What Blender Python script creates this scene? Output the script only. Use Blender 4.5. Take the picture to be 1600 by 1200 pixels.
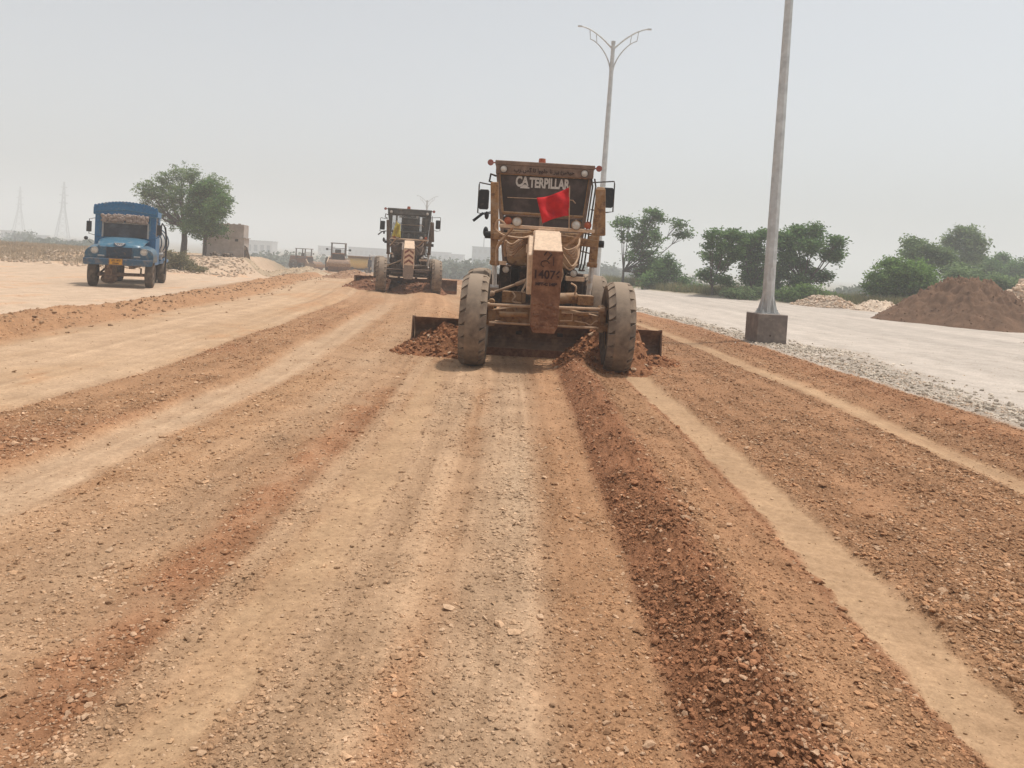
import bpy, math, random
import numpy as np
from mathutils import Vector, Matrix, noise as mnoise

for o in list(bpy.data.objects):
    bpy.data.objects.remove(o)
C = bpy.context.scene
COL = C.collection
rad = math.radians
PI = math.pi

# ------------------------------------------------------------------ camera
FPX, EYE, YAW, PITCH, ROLL = 1250.0, 1.62, 2.5, 2.0, 3.4
cam_d = bpy.data.cameras.new("camera")
cam = bpy.data.objects.new("camera", cam_d)
COL.objects.link(cam)
CAMR = (Matrix.Rotation(rad(YAW), 3, 'Z') @ Matrix.Rotation(rad(90 - PITCH), 3, 'X') @ Matrix.Rotation(rad(ROLL), 3, 'Z'))
cam.matrix_world = Matrix.Translation((0, 0, EYE)) @ CAMR.to_4x4()
cam_d.sensor_width = 36.0
cam_d.lens = FPX / 1600 * 36
PPY = 404 + FPX * math.tan(rad(PITCH)) / math.cos(rad(ROLL))
cam_d.shift_y = -(600 - PPY) / 1600
cam_d.clip_start = 0.05
cam_d.clip_end = 9000
C.camera = cam

# ------------------------------------------------------------------ sky and sun
SUN_EL, SUN_AZ = 74.0, 62.0          # azimuth measured from +Y towards +X
w = bpy.data.worlds.new("World")
C.world = w
w.use_nodes = True
nt = w.node_tree
nt.nodes.clear()
sky = nt.nodes.new('ShaderNodeTexSky')
sky.sky_type = 'NISHITA'
sky.sun_disc = False
sky.sun_elevation = rad(SUN_EL)
sky.sun_rotation = rad(SUN_AZ)
sky.air_density = 1.0
sky.dust_density = 3.0
sky.ozone_density = 1.0
hs = nt.nodes.new('ShaderNodeHueSaturation')
hs.inputs['Saturation'].default_value = 0.20
bgn = nt.nodes.new('ShaderNodeBackground')
bgn.inputs['Strength'].default_value = 0.148
wo = nt.nodes.new('ShaderNodeOutputWorld')
nt.links.new(sky.outputs[0], hs.inputs['Color'])
hz0 = nt.nodes.new('ShaderNodeMix'); hz0.data_type = 'RGBA'; hz0.blend_type = 'MULTIPLY'
hz0.inputs['Factor'].default_value = 1.0; hz0.inputs['B'].default_value = (0.975, 1.0, 1.01, 1)
nt.links.new(hs.outputs[0], hz0.inputs['A']); nt.links.new(hz0.outputs['Result'], bgn.inputs['Color'])
nt.links.new(bgn.outputs[0], wo.inputs['Surface'])
sd = bpy.data.lights.new("sun", 'SUN')
sd.energy = 3.3
sd.angle = rad(3.0)
sd.color = (1.0, 0.945, 0.87)
sun = bpy.data.objects.new("sun", sd)
COL.objects.link(sun)
sdir = Vector((math.sin(rad(SUN_AZ)) * math.cos(rad(SUN_EL)), math.cos(rad(SUN_AZ)) * math.cos(rad(SUN_EL)), math.sin(rad(SUN_EL))))
sun.rotation_euler = sdir.to_track_quat('Z', 'Y').to_euler()
C.view_settings.view_transform = 'Standard'
C.view_settings.look = 'None'
C.view_settings.exposure = 0.05
C.view_settings.gamma = 1.0
C.cycles.volume_bounces = 1
C.cycles.max_bounces = 8

# ------------------------------------------------------------------ helpers
def at(px, py, Y):
    """world point seen at photo pixel (px, py) at road distance Y"""
    d = CAMR @ Vector(((px - 800) / FPX, -(py - PPY) / FPX, -1.0))
    return Vector((0, 0, EYE)) + d * (Y / d.y)

def tag(o, label=None, cat=None, group=None, kind=None):
    if label: o['label'] = label
    if cat: o['category'] = cat
    if group: o['group'] = group
    if kind: o['kind'] = kind
    return o

def empty(name, loc=(0, 0, 0), rz=0.0):
    o = bpy.data.objects.new(name, None)
    o.location = loc
    o.rotation_euler = (0, 0, rz)
    o.empty_display_size = 0.2
    COL.objects.link(o)
    return o

def copy_tree(o, parent=None):
    c = o.copy()
    COL.objects.link(c)
    c.parent = parent
    for ch in o.children:
        copy_tree(ch, c)
    return c

class MB:
    def __init__(s):
        s.v = []; s.f = []; s.sm = []
    def add(s, vs, fs, smooth=False):
        n = len(s.v)
        s.v.extend([tuple(v) for v in vs])
        s.f.extend([tuple(i + n for i in f) for f in fs])
        s.sm.extend([smooth] * len(fs))
        return s
    def box(s, x0, x1, y0, y1, z0, z1, M=None):
        vs = [Vector((x, y, z)) for z in (z0, z1) for y in (y0, y1) for x in (x0, x1)]
        if M is not None: vs = [M @ v for v in vs]
        return s.add(vs, [(0, 2, 3, 1), (4, 5, 7, 6), (0, 1, 5, 4), (2, 6, 7, 3), (0, 4, 6, 2), (1, 3, 7, 5)])
    def bar(s, p0, p1, wx, wz, up=(0, 0, 1)):
        p0 = Vector(p0); p1 = Vector(p1); d = p1 - p0; L = d.length; d.normalize()
        u = Vector(up)
        if abs(d.dot(u)) > 0.98: u = Vector((0, 1, 0))
        x = d.cross(u).normalized(); z = x.cross(d).normalized()
        M = Matrix((x, d, z)).transposed().to_4x4(); M.translation = p0
        return s.box(-wx / 2, wx / 2, 0, L, -wz / 2, wz / 2, M)
    def cyl(s, p0, p1, r0, r1=None, n=16, smooth=True):
        if r1 is None: r1 = r0
        p0 = Vector(p0); p1 = Vector(p1); d = (p1 - p0).normalized()
        u = Vector((0, 0, 1)) if abs(d.z) < 0.9 else Vector((1, 0, 0))
        x = d.cross(u).normalized(); y = d.cross(x).normalized()
        vs = []
        for p, r in ((p0, r0), (p1, r1)):
            for k in range(n):
                a = 2 * PI * k / n
                vs.append(p + x * math.cos(a) * r + y * math.sin(a) * r)
        fs = [(k, (k + 1) % n, n + (k + 1) % n, n + k) for k in range(n)]
        s.add(vs, fs, smooth)
        m = len(s.v) - 2 * n
        s.f.append(tuple(m + k for k in reversed(range(n)))); s.sm.append(False)
        s.f.append(tuple(m + n + k for k in range(n))); s.sm.append(False)
        return s
    def tube(s, pts, r, n=8, r1=None):
        pts = [Vector(p) for p in pts]
        N = len(pts)
        if r1 is None: r1 = r
        rs = [r + (r1 - r) * i / (N - 1) for i in range(N)]
        prev = None; vs = []
        for i, p in enumerate(pts):
            d = (pts[min(i + 1, N - 1)] - pts[max(i - 1, 0)]).normalized()
            if prev is None:
                u = Vector((0, 0, 1)) if abs(d.z) < 0.9 else Vector((1, 0, 0))
                x = d.cross(u).normalized()
            else:
                x = (prev - d * prev.dot(d)).normalized()
            prev = x; y = d.cross(x)
            for k in range(n):
                a = 2 * PI * k / n
                vs.append(p + (x * math.cos(a) + y * math.sin(a)) * rs[i])
        fs = []
        for i in range(N - 1):
            for k in range(n):
                fs.append((i * n + k, i * n + (k + 1) % n, (i + 1) * n + (k + 1) % n, (i + 1) * n + k))
        s.add(vs, fs, True)
        m = len(s.v) - N * n
        s.f.append(tuple(m + k for k in reversed(range(n)))); s.sm.append(False)
        s.f.append(tuple(m + (N - 1) * n + k for k in range(n))); s.sm.append(False)
        return s
    def lathe(s, prof, org=(0, 0, 0), axis='X', n=32, smooth=True, closed=False):
        """prof: (axial, radius) pairs"""
        org = Vector(org); vs = []
        for a_, r_ in prof:
            for k in range(n):
                t = 2 * PI * k / n
                c_, s_ = math.cos(t) * r_, math.sin(t) * r_
                if axis == 'X': p = Vector((a_, c_, s_))
                elif axis == 'Y': p = Vector((s_, a_, c_))
                else: p = Vector((c_, s_, a_))
                vs.append(org + p)
        fs = []
        m = len(prof)
        for i in range(m if closed else m - 1):
            j = (i + 1) % m
            for k in range(n):
                fs.append((i * n + k, i * n + (k + 1) % n, j * n + (k + 1) % n, j * n + k))
        return s.add(vs, fs, smooth)
    def prism(s, poly, a0, a1, axis='X', smooth=False):
        """poly in the plane perpendicular to axis: X->(y,z)  Y->(x,z)  Z->(x,y)"""
        def P(a, q):
            if axis == 'X': return (a, q[0], q[1])
            if axis == 'Y': return (q[0], a, q[1])
            return (q[0], q[1], a)
        n = len(poly)
        vs = [P(a0, q) for q in poly] + [P(a1, q) for q in poly]
        fs = [(k, (k + 1) % n, n + (k + 1) % n, n + k) for k in range(n)]
        s.add(vs, fs, smooth)
        m = len(s.v) - 2 * n
        s.f.append(tuple(m + k for k in reversed(range(n)))); s.sm.append(False)
        s.f.append(tuple(m + n + k for k in range(n))); s.sm.append(False)
        return s
    def ball(s, c, r, nu=16, nv=10, sc=(1, 1, 1)):
        vs = []; c = Vector(c)
        for j in range(nv + 1):
            t = PI * j / nv
            for k in range(nu):
                a = 2 * PI * k / nu
                vs.append(c + Vector((math.sin(t) * math.cos(a) * r * sc[0], math.sin(t) * math.sin(a) * r * sc[1], math.cos(t) * r * sc[2])))
        fs = [(j * nu + k, (j + 1) * nu + k, (j + 1) * nu + (k + 1) % nu, j * nu + (k + 1) % nu) for j in range(nv) for k in range(nu)]
        return s.add(vs, fs, True)
    def sheet(s, fn, nu, nv, smooth=True):
        vs = [fn(i / nu, j / nv) for j in range(nv + 1) for i in range(nu + 1)]
        fs = [(j * (nu + 1) + i, j * (nu + 1) + i + 1, (j + 1) * (nu + 1) + i + 1, (j + 1) * (nu + 1) + i) for j in range(nv) for i in range(nu)]
        return s.add(vs, fs, smooth)
    def split(s, name, mat, parent=None, **kw):
        """one object for every loose piece"""
        par = list(range(len(s.v)))
        def root(i):
            while par[i] != i: par[i] = par[par[i]]; i = par[i]
            return i
        for f in s.f:
            for i in f[1:]: par[root(i)] = root(f[0])
        groups = {}
        for f, sm in zip(s.f, s.sm): groups.setdefault(root(f[0]), []).append((f, sm))
        out = []
        for g in groups.values():
            q = MB(); idx = {}
            for f, sm in g:
                for i in f:
                    if i not in idx: idx[i] = len(q.v); q.v.append(s.v[i])
                q.f.append(tuple(idx[i] for i in f)); q.sm.append(sm)
            out.append(q.build(name, mat, parent, **kw))
        return out
    def build(s, name, mat, parent=None, bevel=0.0, solid=0.0, seg=2, fix=True):
        me = bpy.data.meshes.new(name)
        me.from_pydata(s.v, [], s.f)
        me.polygons.foreach_set('use_smooth', s.sm)
        if fix:
            import bmesh
            bm = bmesh.new(); bm.from_mesh(me)
            bmesh.ops.recalc_face_normals(bm, faces=bm.faces)
            bm.to_mesh(me); bm.free()
        if any(s.sm): me.set_sharp_from_angle(angle=rad(40))
        me.materials.append(mat)
        o = bpy.data.objects.new(name, me)
        COL.objects.link(o)
        o.parent = parent
        if solid:
            md = o.modifiers.new('solid', 'SOLIDIFY'); md.thickness = solid; md.offset = 0
        if bevel:
            md = o.modifiers.new('bevel', 'BEVEL'); md.width = bevel; md.segments = seg
            md.limit_method = 'ANGLE'; md.angle_limit = rad(40); md.harden_normals = False
        return o

def text_mesh(body, size, depth=0.002, bold=0.0, xscale=1.0, align='CENTER'):
    cu = bpy.data.curves.new('txt', 'FONT')
    cu.body = body; cu.size = size; cu.extrude = depth; cu.offset = bold
    cu.align_x = align; cu.align_y = 'CENTER'
    o = bpy.data.objects.new('txt', cu)
    COL.objects.link(o)
    dg = bpy.context.evaluated_depsgraph_get()
    me = bpy.data.meshes.new_from_object(o.evaluated_get(dg))
    bpy.data.objects.remove(o)
    vs = [(v.co.x * xscale, -v.co.z, v.co.y) for v in me.vertices]   # facing -Y
    fs = [tuple(p.vertices) for p in me.polygons]
    bpy.data.meshes.remove(me)
    return vs, fs

def text_obj(name, body, size, loc, mat, parent, bold=0.0, xscale=1.0, M=None):
    vs, fs = text_mesh(body, size, 0.003, bold, xscale)
    m = MB()
    if M is not None: vs = [M @ Vector(v) for v in vs]
    m.add([(v[0] + loc[0], v[1] + loc[1], v[2] + loc[2]) for v in vs], fs)
    return m.build(name, mat, parent, fix=False)

# ------------------------------------------------------------------ materials
def new_mat(name):
    m = bpy.data.materials.new(name)
    m.use_nodes = True
    n = m.node_tree
    return m, n, n.nodes['Principled BSDF']

def mix(n, a, b, fac, blend='MIX'):
    x = n.nodes.new('ShaderNodeMix'); x.data_type = 'RGBA'; x.blend_type = blend
    for sock, val in ((x.inputs['Factor'], fac), (x.inputs['A'], a), (x.inputs['B'], b)):
        if isinstance(val, (int, float)): sock.default_value = val
        elif isinstance(val, tuple): sock.default_value = (*val, 1)
        else: n.links.new(val, sock)
    return x.outputs['Result']

def noise_fac(n, scale, lo=0.4, hi=0.6, detail=4, rough=0.6, coord='Object', sc=(1, 1, 1)):
    tc = n.nodes.new('ShaderNodeTexCoord')
    mp = n.nodes.new('ShaderNodeMapping'); mp.inputs['Scale'].default_value = sc
    nz = n.nodes.new('ShaderNodeTexNoise')
    nz.inputs['Scale'].default_value = scale; nz.inputs['Detail'].default_value = detail
    nz.inputs['Roughness'].default_value = rough
    n.links.new(tc.outputs[coord], mp.inputs[0]); n.links.new(mp.outputs[0], nz.inputs['Vector'])
    mr = n.nodes.new('ShaderNodeMapRange')
    mr.inputs['From Min'].default_value = lo; mr.inputs['From Max'].default_value = hi
    n.links.new(nz.outputs['Fac'], mr.inputs['Value'])
    return mr.outputs[0], nz.outputs['Fac']

def add_bump(n, b, h, strength, dist):
    bp = n.nodes.new('ShaderNodeBump')
    bp.inputs['Strength'].default_value = strength; bp.inputs['Distance'].default_value = dist
    n.links.new(h, bp.inputs['Height']); n.links.new(bp.outputs[0], b.inputs['Normal'])

def paint(name, col, dust=(0.36, 0.25, 0.16), amount=0.5, rough=0.6, metal=0.0, scale=6.0, top=0.5, rust=None, bump=0.15):
    """worn paint: patchy dust, more of it lying on upward faces, optional rust patches"""
    m, n, b = new_mat(name)
    f1, r1 = noise_fac(n, scale, 0.62 - amount * 0.35, 0.72, 6, 0.65)
    c = mix(n, col, tuple(x * 0.7 for x in col), noise_fac(n, scale * 3.1, 0.35, 0.7)[0])
    if rust:
        c = mix(n, c, rust, noise_fac(n, scale * 1.7, 0.5, 0.62, 8, 0.7)[0])
    c = mix(n, c, dust, f1)
    if top > 0:
        g = n.nodes.new('ShaderNodeNewGeometry')
        sx = n.nodes.new('ShaderNodeSeparateXYZ'); n.links.new(g.outputs['Normal'], sx.inputs[0])
        mr = n.nodes.new('ShaderNodeMapRange'); mr.inputs['From Min'].default_value = 0.3; mr.inputs['From Max'].default_value = 0.95
        mr.inputs['To Max'].default_value = top
        n.links.new(sx.outputs['Z'], mr.inputs['Value'])
        c = mix(n, c, dust, mr.outputs[0])
    n.links.new(c, b.inputs['Base Color'])
    b.inputs['Roughness'].default_value = rough
    b.inputs['Metallic'].default_value = metal
    b.inputs['Specular IOR Level'].default_value = 0.3
    if bump: add_bump(n, b, r1, bump, 0.01)
    return m

def leaf_mat(name, a, bcol, transl=0.25):
    m, n, b = new_mat(name)
    at_ = n.nodes.new('ShaderNodeAttribute'); at_.attribute_name = 'tone'
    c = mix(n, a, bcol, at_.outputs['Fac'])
    n.links.new(c, b.inputs['Base Color'])
    b.inputs['Roughness'].default_value = 0.65
    b.inputs['Specular IOR Level'].default_value = 0.25
    tr = n.nodes.new('ShaderNodeBsdfTranslucent')
    n.links.new(c, tr.inputs['Color'])
    ms = n.nodes.new('ShaderNodeMixShader'); ms.inputs[0].default_value = transl
    out = n.nodes['Material Output']
    n.links.new(b.outputs[0], ms.inputs[1]); n.links.new(tr.outputs[0], ms.inputs[2])
    n.links.new(ms.outputs[0], out.inputs['Surface'])
    return m

DUST = (0.36, 0.25, 0.165)
M = {}
M['tan'] = paint('worn tan machine paint', (0.33, 0.18, 0.075), amount=0.35, rust=(0.13, 0.06, 0.03))
M['cream'] = paint('cream machine paint', (0.70, 0.50, 0.34), dust=(0.5, 0.36, 0.25), amount=0.25, top=0.2, bump=0.05)
M['rust'] = paint('rusty caked steel', (0.17, 0.07, 0.035), dust=(0.30, 0.155, 0.085), amount=0.6, scale=9, rough=0.85, bump=0.6)
M['dark'] = paint('dark greasy steel', (0.03, 0.022, 0.018), dust=(0.14, 0.08, 0.05), amount=0.35, scale=9, rough=0.75)
M['blade'] = paint('earth covered blade steel', (0.15, 0.088, 0.056), dust=(0.29, 0.18, 0.115), amount=0.5, scale=5, rough=0.7)
M['tyre'] = paint('dusty tyre rubber', (0.05, 0.043, 0.037), dust=(0.17, 0.125, 0.09), amount=0.75, scale=7, rough=0.9, top=0.9)
M['tyre2'] = paint('dusty tread rubber', (0.13, 0.098, 0.075), dust=(0.29, 0.22, 0.16), amount=0.8, scale=5, rough=0.9, top=0.9)
M['black'] = paint('black plastic', (0.02, 0.022, 0.025), dust=(0.1, 0.08, 0.065), amount=0.1, rough=0.5, top=0.2)
M['chrome'] = paint('steel piston rod', (0.5, 0.46, 0.42), dust=DUST, amount=0.3, rough=0.35, metal=0.6, top=0.1)
M['lens'] = paint('clear lamp lens', (0.62, 0.58, 0.52), dust=(0.4, 0.34, 0.28), amount=0.3, rough=0.25, top=0)
M['orange'] = paint('orange lamp lens', (0.42, 0.10, 0.04), dust=(0.4, 0.2, 0.12), amount=0.3, rough=0.4, top=0)
M['redlens'] = paint('faded red reflector', (0.33, 0.085, 0.06), dust=(0.4, 0.22, 0.18), amount=0.3, rough=0.5, top=0)
M['hose'] = paint('dusty hydraulic hose', (0.45, 0.29, 0.18), dust=(0.5, 0.36, 0.25), amount=0.5, rough=0.8, bump=0)
M['white'] = paint('white lettering', (0.62, 0.57, 0.52), dust=(0.42, 0.35, 0.3), amount=0.25, scale=20, rough=0.6, top=0, bump=0)
M['ink'] = paint('dark brown lettering', (0.035, 0.010, 0.006), dust=(0.05, 0.02, 0.01), amount=0.1, scale=20, top=0, bump=0)
M['visor'] = paint('brown cab paint', (0.20, 0.125, 0.085), dust=(0.27, 0.18, 0.13), amount=0.4)

def glass_dark(name, col, rough=0.25, alpha=1.0):
    m, n, b = new_mat(name)
    c = mix(n, col, tuple(min(1, x * 2.2 + 0.02) for x in col), noise_fac(n, 3.0, 0.45, 0.7, 5)[0])
    n.links.new(c, b.inputs['Base Color'])
    b.inputs['Roughness'].default_value = rough
    b.inputs['Specular IOR Level'].default_value = 0.25
    b.inputs['Alpha'].default_value = alpha
    return m
M['glass_blue'] = glass_dark('dusty blue tinted glass', (0.035, 0.045, 0.06), 0.25, 1.0)
M['glass'] = glass_dark('dusty dark cab glass', (0.036, 0.022, 0.017), 0.4, 1.0)
M['glass_clear'] = glass_dark('dusty cab glass', (0.10, 0.10, 0.09), 0.3, 0.25)
HAZE = 0.0023
# ------------------------------------------------------------------ ground: numpy value noise
def vnoise(x, y, seed=0):
    xi = np.floor(x).astype(np.int64); yi = np.floor(y).astype(np.int64)
    fx = x - xi; fy = y - yi
    fx = fx * fx * (3 - 2 * fx); fy = fy * fy * (3 - 2 * fy)
    def h(a, b):
        n_ = (a * 374761393 + b * 668265263 + seed * 1442695041) & 0x7fffffff
        n_ = ((n_ ^ (n_ >> 13)) * 1274126177) & 0x7fffffff
        n_ = n_ ^ (n_ >> 16)
        return (n_ & 0xffff) / 65535.0
    return (h(xi, yi) * (1 - fx) + h(xi + 1, yi) * fx) * (1 - fy) + (h(xi, yi + 1) * (1 - fx) + h(xi + 1, yi + 1) * fx) * fy
def fbm(x, y, o=4, seed=0, g=0.5):
    t = 0; a = 1; s_ = 0
    for i in range(o):
        t = t + a * vnoise(x * 2 ** i + i * 17.3, y * 2 ** i - i * 9.1, seed + i); s_ += a; a *= g
    return t / s_ - 0.5
def ss(a, b, x):
    t = np.clip((x - a) / (b - a), 0, 1)
    return t * t * (3 - 2 * t)
def band(u, a, b, e=0.08):
    return ss(a - e, a + e, u) * (1 - ss(b - e, b + e, u))
def cen(Y):
    Yc = np.maximum(Y, 0)
    return np.where(Yc < 40, -0.003 * Yc * Yc, -4.8 - 0.24 * (Yc - 40))
def bound(X):                                   # far edge of the right hand stone surface
    return np.interp(X, [-20, -5, 5.4, 9.8, 14.8, 18.6, 26, 60], [160, 120, 61, 48.5, 46.5, 43, 41, 38])

def zone(X, Y):
    """returns height, albedo colour (n,3), gravel amount"""
    u0 = X - cen(Y)
    wob = fbm(X * 0.55, Y * 0.28, 3, 5) * 0.22 + fbm(X * 3.1, Y * 2.3, 3, 9) * 0.10 + fbm(X * 11, Y * 9, 2, 11) * 0.05
    far = np.clip(Y / 12, 0.6, 2.2)
    u = u0 + wob * far * 0.8 + (1 - ss(-3.2, -1.6, u0)) * (.08 * np.sin(Y * .42 + 1.0) + .04 * np.sin(Y * 1.1) ) * ss(3, 8, Y)
    uf = u0 + fbm(X * 7, Y * 4.5, 3, 21) * 0.13 + fbm(X * 0.8, Y * 0.4, 2, 22) * 0.12 + (1 - ss(-3.2, -1.6, u0)) * (.08 * np.sin(Y * .42 + 1.0) + .04 * np.sin(Y * 1.1)) * ss(3, 8, Y)      # tracks have crisper edges
    z = np.zeros_like(X); col = np.zeros(X.shape + (3,)); gr = np.zeros_like(X)
    n1 = fbm(X * 1.3, Y * 0.35, 4, 31); n2 = fbm(X * 5, Y * 3.5, 3, 41); n3 = fbm(X * 0.5, Y * 0.2, 3, 51)
    BROWN = np.array([.332, .186, .100]); RED = np.array([.272, .128, .066]); TAN = np.array([.375, .245, .145])
    PALE = np.array([.43, .295, .19]); GREY = np.array([.375, .252, .158]); OR = np.array([.360, .214, .118])
    ROADR = np.array([.43, .375, .325]); SITE = np.array([.47, .345, .245]); RUB = np.array([.40, .335, .27])
    def put(c, m):
        m = np.clip(m, 0, 1)[..., None]
        col[:] = col * (1 - m) + c * m
    near = 1 - ss(14, 26, Y)
    col[:] = GREY * 0.5 + BROWN * 0.5
    gr[:] = 0.55
    # gravel spread between the left tracks
    put(BROWN, ss(-.1, .25, n1 + n2 * .5 + 0.08))
    put(PALE * .9, band(u, -.35, .15, .15) * (0.75 + n1))
    put(GREY, band(u, -.95, -.5, .12) * near * (.7 + n1))
    put(RED * 1.15, band(u, -.52, -.36, .06) * ss(-.1, .2, n1 + .05) * (1 - ss(4, 8, Y)) * .7)
    put(BROWN * .95 + RED * .08, band(u, .15, .62, .2) * .75)
    put(GREY * 1.05, band(u, -2.3, -1.9, .25) * (.5 + n2) * near)
    put(OR, band(u, -2.8, -2.2, .2) * (.4 + n1 * 2))
    put(RED * 1.08, band(u, -1.75, -1.42, .1) * (.55 + n1 * 1.6 + n2) * (1 - ss(6, 11, Y)))
    put(GREY * 1.15, band(u, -1.42, -1.25, .06) * .6 * near)
    # left pale compacted lanes
    m = band(uf, -3.40, -2.90, .12) * (1 - ss(18, 30, Y)) * (.86 + n2 * .5); put(PALE * .96, m); gr = gr * (1 - m * .90); z -= .012 * m
    m = band(u, -4.5, -3.42, .09) * (1 - ss(26, 40, Y)); put(BROWN * 1.02, m * .85); put(RED * 1.2, m * ss(.05, .3, n1) * .5); z += .045 * m * (1 + n1 * 1.2)
    gr = np.maximum(gr, m * .75)
    m = band(u, -7.3, -4.55, .12); put(PALE, m); put(TAN, m * ss(-.12, .2, n1) * .7); gr = gr * (1 - m * .93); z += .03 * m
    put(BROWN * 1.25, m * ss(.10, .3, n1 + n2 * .4) * .7)
    # beyond 22 m everything left is driven over earth
    fm = ss(20, 34, Y) * band(u, -7.3, 3.0, .5) * .75; put(PALE * .95, fm * (.75 + n1 * 1.5)); put(BROWN * 1.2, fm * ss(.02, .22, n3 + n1 * .5) * .7)
    for (a, b_, s_) in ((-5.2, -4.7, .5), (-2.2, -1.2, .6), (-0.3, .3, .35)):
        mm = band(u, a, b_, .25) * ss(16, 24, Y) * (1 - ss(60, 70, Y)); put(BROWN * 1.12, mm * s_); z += mm * .10
    # track in the middle
    m = band(uf, -1.235, -.94, .07) * (1 - ss(10.4, 12.2, Y)) * (.80 + n2 * .7 + n1 * .3); put(TAN * .97, m); gr = gr * (1 - m * .85); z -= .012 * m
    # grader windrow: slope, stony crest, skirt
    en = ss(-2, 0, 11.9 - Y) * .0 + (1 - ss(12.2, 12.8, Y))
    hgt = (ss(.50, .86, u) * (1 - ss(.88, 1.28, u) * .84) * (1 - ss(1.42, 1.66, u)))
    z += .175 * hgt * en * (1 + n1 * .7 + n2 * .35)
    m = band(u, .56, 1.62, .05) * en; put(RED * .93, m); gr = np.maximum(gr, m)
    put(BROWN * .93, band(u, 1.0, 1.55, .1) * en * (.85 + n1 * 1.2)); gr = gr * (1 - .3 * band(u, 1.1, 1.55, .1) * en)
    # right hand track left by the grader wheel
    m = band(uf + .05 * np.abs(((Y * 5.5 + 3 * n1) % 1) - .5) * (Y < 9), 1.63, 1.97, .04) * (1 - ss(11.6, 12.4, Y)); put(TAN * .98, m * (.92 + n2 * .3)); gr = gr * (1 - m * .93); z -= .010 * m; z += .005 * m * np.sin(Y * 34.0 + (u0 - 1.8) * 9) * (Y < 10)
    z += .010 * band(uf, 1.97, 2.08, .03) * (1 - ss(11.6, 12.4, Y))
    # gravel right of it
    m = band(u, 1.98, 5.62, .05); m2 = m * (1 - band(uf, 3.92, 4.34, .07)); gravel = BROWN * .74 + RED * .24
    put(gravel, m); put(OR, m * (.12 + n1 * 1.2) * .8); gr = np.maximum(gr, m); z += .022 * m2 * (1 + n2)
    put(RED * 1.25, band(u, 4.9, 5.6, .2) * .35)
    m = band(uf, 3.96, 4.31, .09) * (1 - ss(40, 50, Y)); put(TAN * 1.05, m * (.85 + n2 * .5)); gr = gr * (1 - m * .92)
    # long scrape marks and wheel streaks left along the direction of travel
    um = u0 + (1 - ss(-3.2, -1.6, u0)) * (.08 * np.sin(Y * .42 + 1.0))
    st = fbm(um * 5.5 + 3, Y * .16, 3, 91) + .6 * fbm(um * 17, Y * .35, 2, 93)
    rd = band(u0, -7.3, 5.6, .2) * (1 - .8 * band(u0, 1.6, 2.0, .1)) * (1 - .6 * band(u0, -1.3, -.9, .1))
    col *= (1 + (st * (.32 + .2 * (u0 > -1.6)) * rd)[..., None] * np.array([.9, 1.0, 1.1])[None])
    z += st * .012 * rd
    # edge of the red fill, then the pale stone surface
    m = ss(5.55, 5.72, u); put(ROADR * (1 + (n1 * .22 + fbm(u0 * 1.6, Y * .12, 4, 97) * .38)[..., None]), m); gr = gr * (1 - m) + m * .04
    rub = m * (1 - ss(6.2, 7.6, u0 + n1 * 2.6)) * (1 - ss(24, 34, Y)); put(RUB, rub * (.5 + n2 * 1.2)); gr = np.maximum(gr, rub * .8); z += rub * .05 * (1 + n2 * 2)
    z += band(u, 5.0, 5.6, .15) * .03
    # right verge beyond the stones
    m = ss(-.6, .6, Y - bound(X) + n1 * 2) * ss(4, 6, u0); put(np.array([.24, .20, .12]), m); z += m * .15 + m * n3 * .4
    # left: berm then the lower pale haul ground
    m = band(u, -9.0, -7.25, .3) * (1 - ss(60, 75, Y)); bm_ = ss(-.10, .1, n1 + .05)
    put(BROWN * 1.10, m * .85); gr = np.maximum(gr, m * .35); z += .16 * band(u, -8.8, -7.5, .35) * (1 + n1 * 1.6 + n2 * .6) * (1 - ss(60, 75, Y))
    left = 1 - ss(-11.2, -8.8, u)
    z += -.32 * left
    put(SITE * (1 + n1[..., None] * .2), left); put(BROWN * 1.45, left * ss(.10, .3, n1 + n2 * .3) * .55); gr = gr * (1 - left) + left * .05
    bank = ss(43.5, 56, Y + n3 * 6) * (1 - ss(-13.5, -11.6, u0)); z += bank * .74 + bank * n2 * .12
    put(np.array([.34, .24, .155]), ss(.02, .35, bank) * (1 - ss(-31, -27, X)) * (.85 + n2)); put(SITE * .95, ss(.02, .4, bank) * ss(-31, -27, X) * (.8 + n2))
    put(np.array([.24, .185, .12]), ss(60, 90, Y) * (1 - ss(-12, -10, u0)))
    # the roadway falls away in the distance
    dip = -.021 * np.clip(Y - 36, 0, 76) * (1 - ss(-12.6, -10.8, -1 * (-u0)) * 0)
    dip = dip * ss(-13.8, -11.8, u0) * (1 - ss(4.5, 9, u0))
    z += dip
    inside = ss(-13.8, -11.8, u0) * (1 - ss(4.5, 9, u0))
    z += -4.3 * ss(68, 128, Y) * (1 - inside) - 2.9 * ss(112, 175, Y) * inside
    put(np.array([.22, .18, .115]), ss(110, 170, Y) * .8)
    gr = gr * np.clip(.95 + .25 * (u0 > 1.9) + n1 * 1.4 + n2 * 1.2, .40, 1.4)
    gz = np.clip(gr, 0, 1.1) * near
    z += (fbm(X * 9, Y * 9, 3, 61) * .022 + fbm(X * 34, Y * 34, 3, 71) * .020) * gz * np.where(Y < 16, 1, .0)
    z += fbm(X * 40, Y * 40, 3, 75) * .07 * np.clip(hgt, 0, 1) * en * (Y < 13)
    z += fbm(X * .9, Y * .5, 3, 81) * .05 * ss(3, 9, Y)
    return z, col, gr

def ground_z(x, y):
    return float(zone(np.array([float(x)]), np.array([float(y)]))[0][0])

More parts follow.
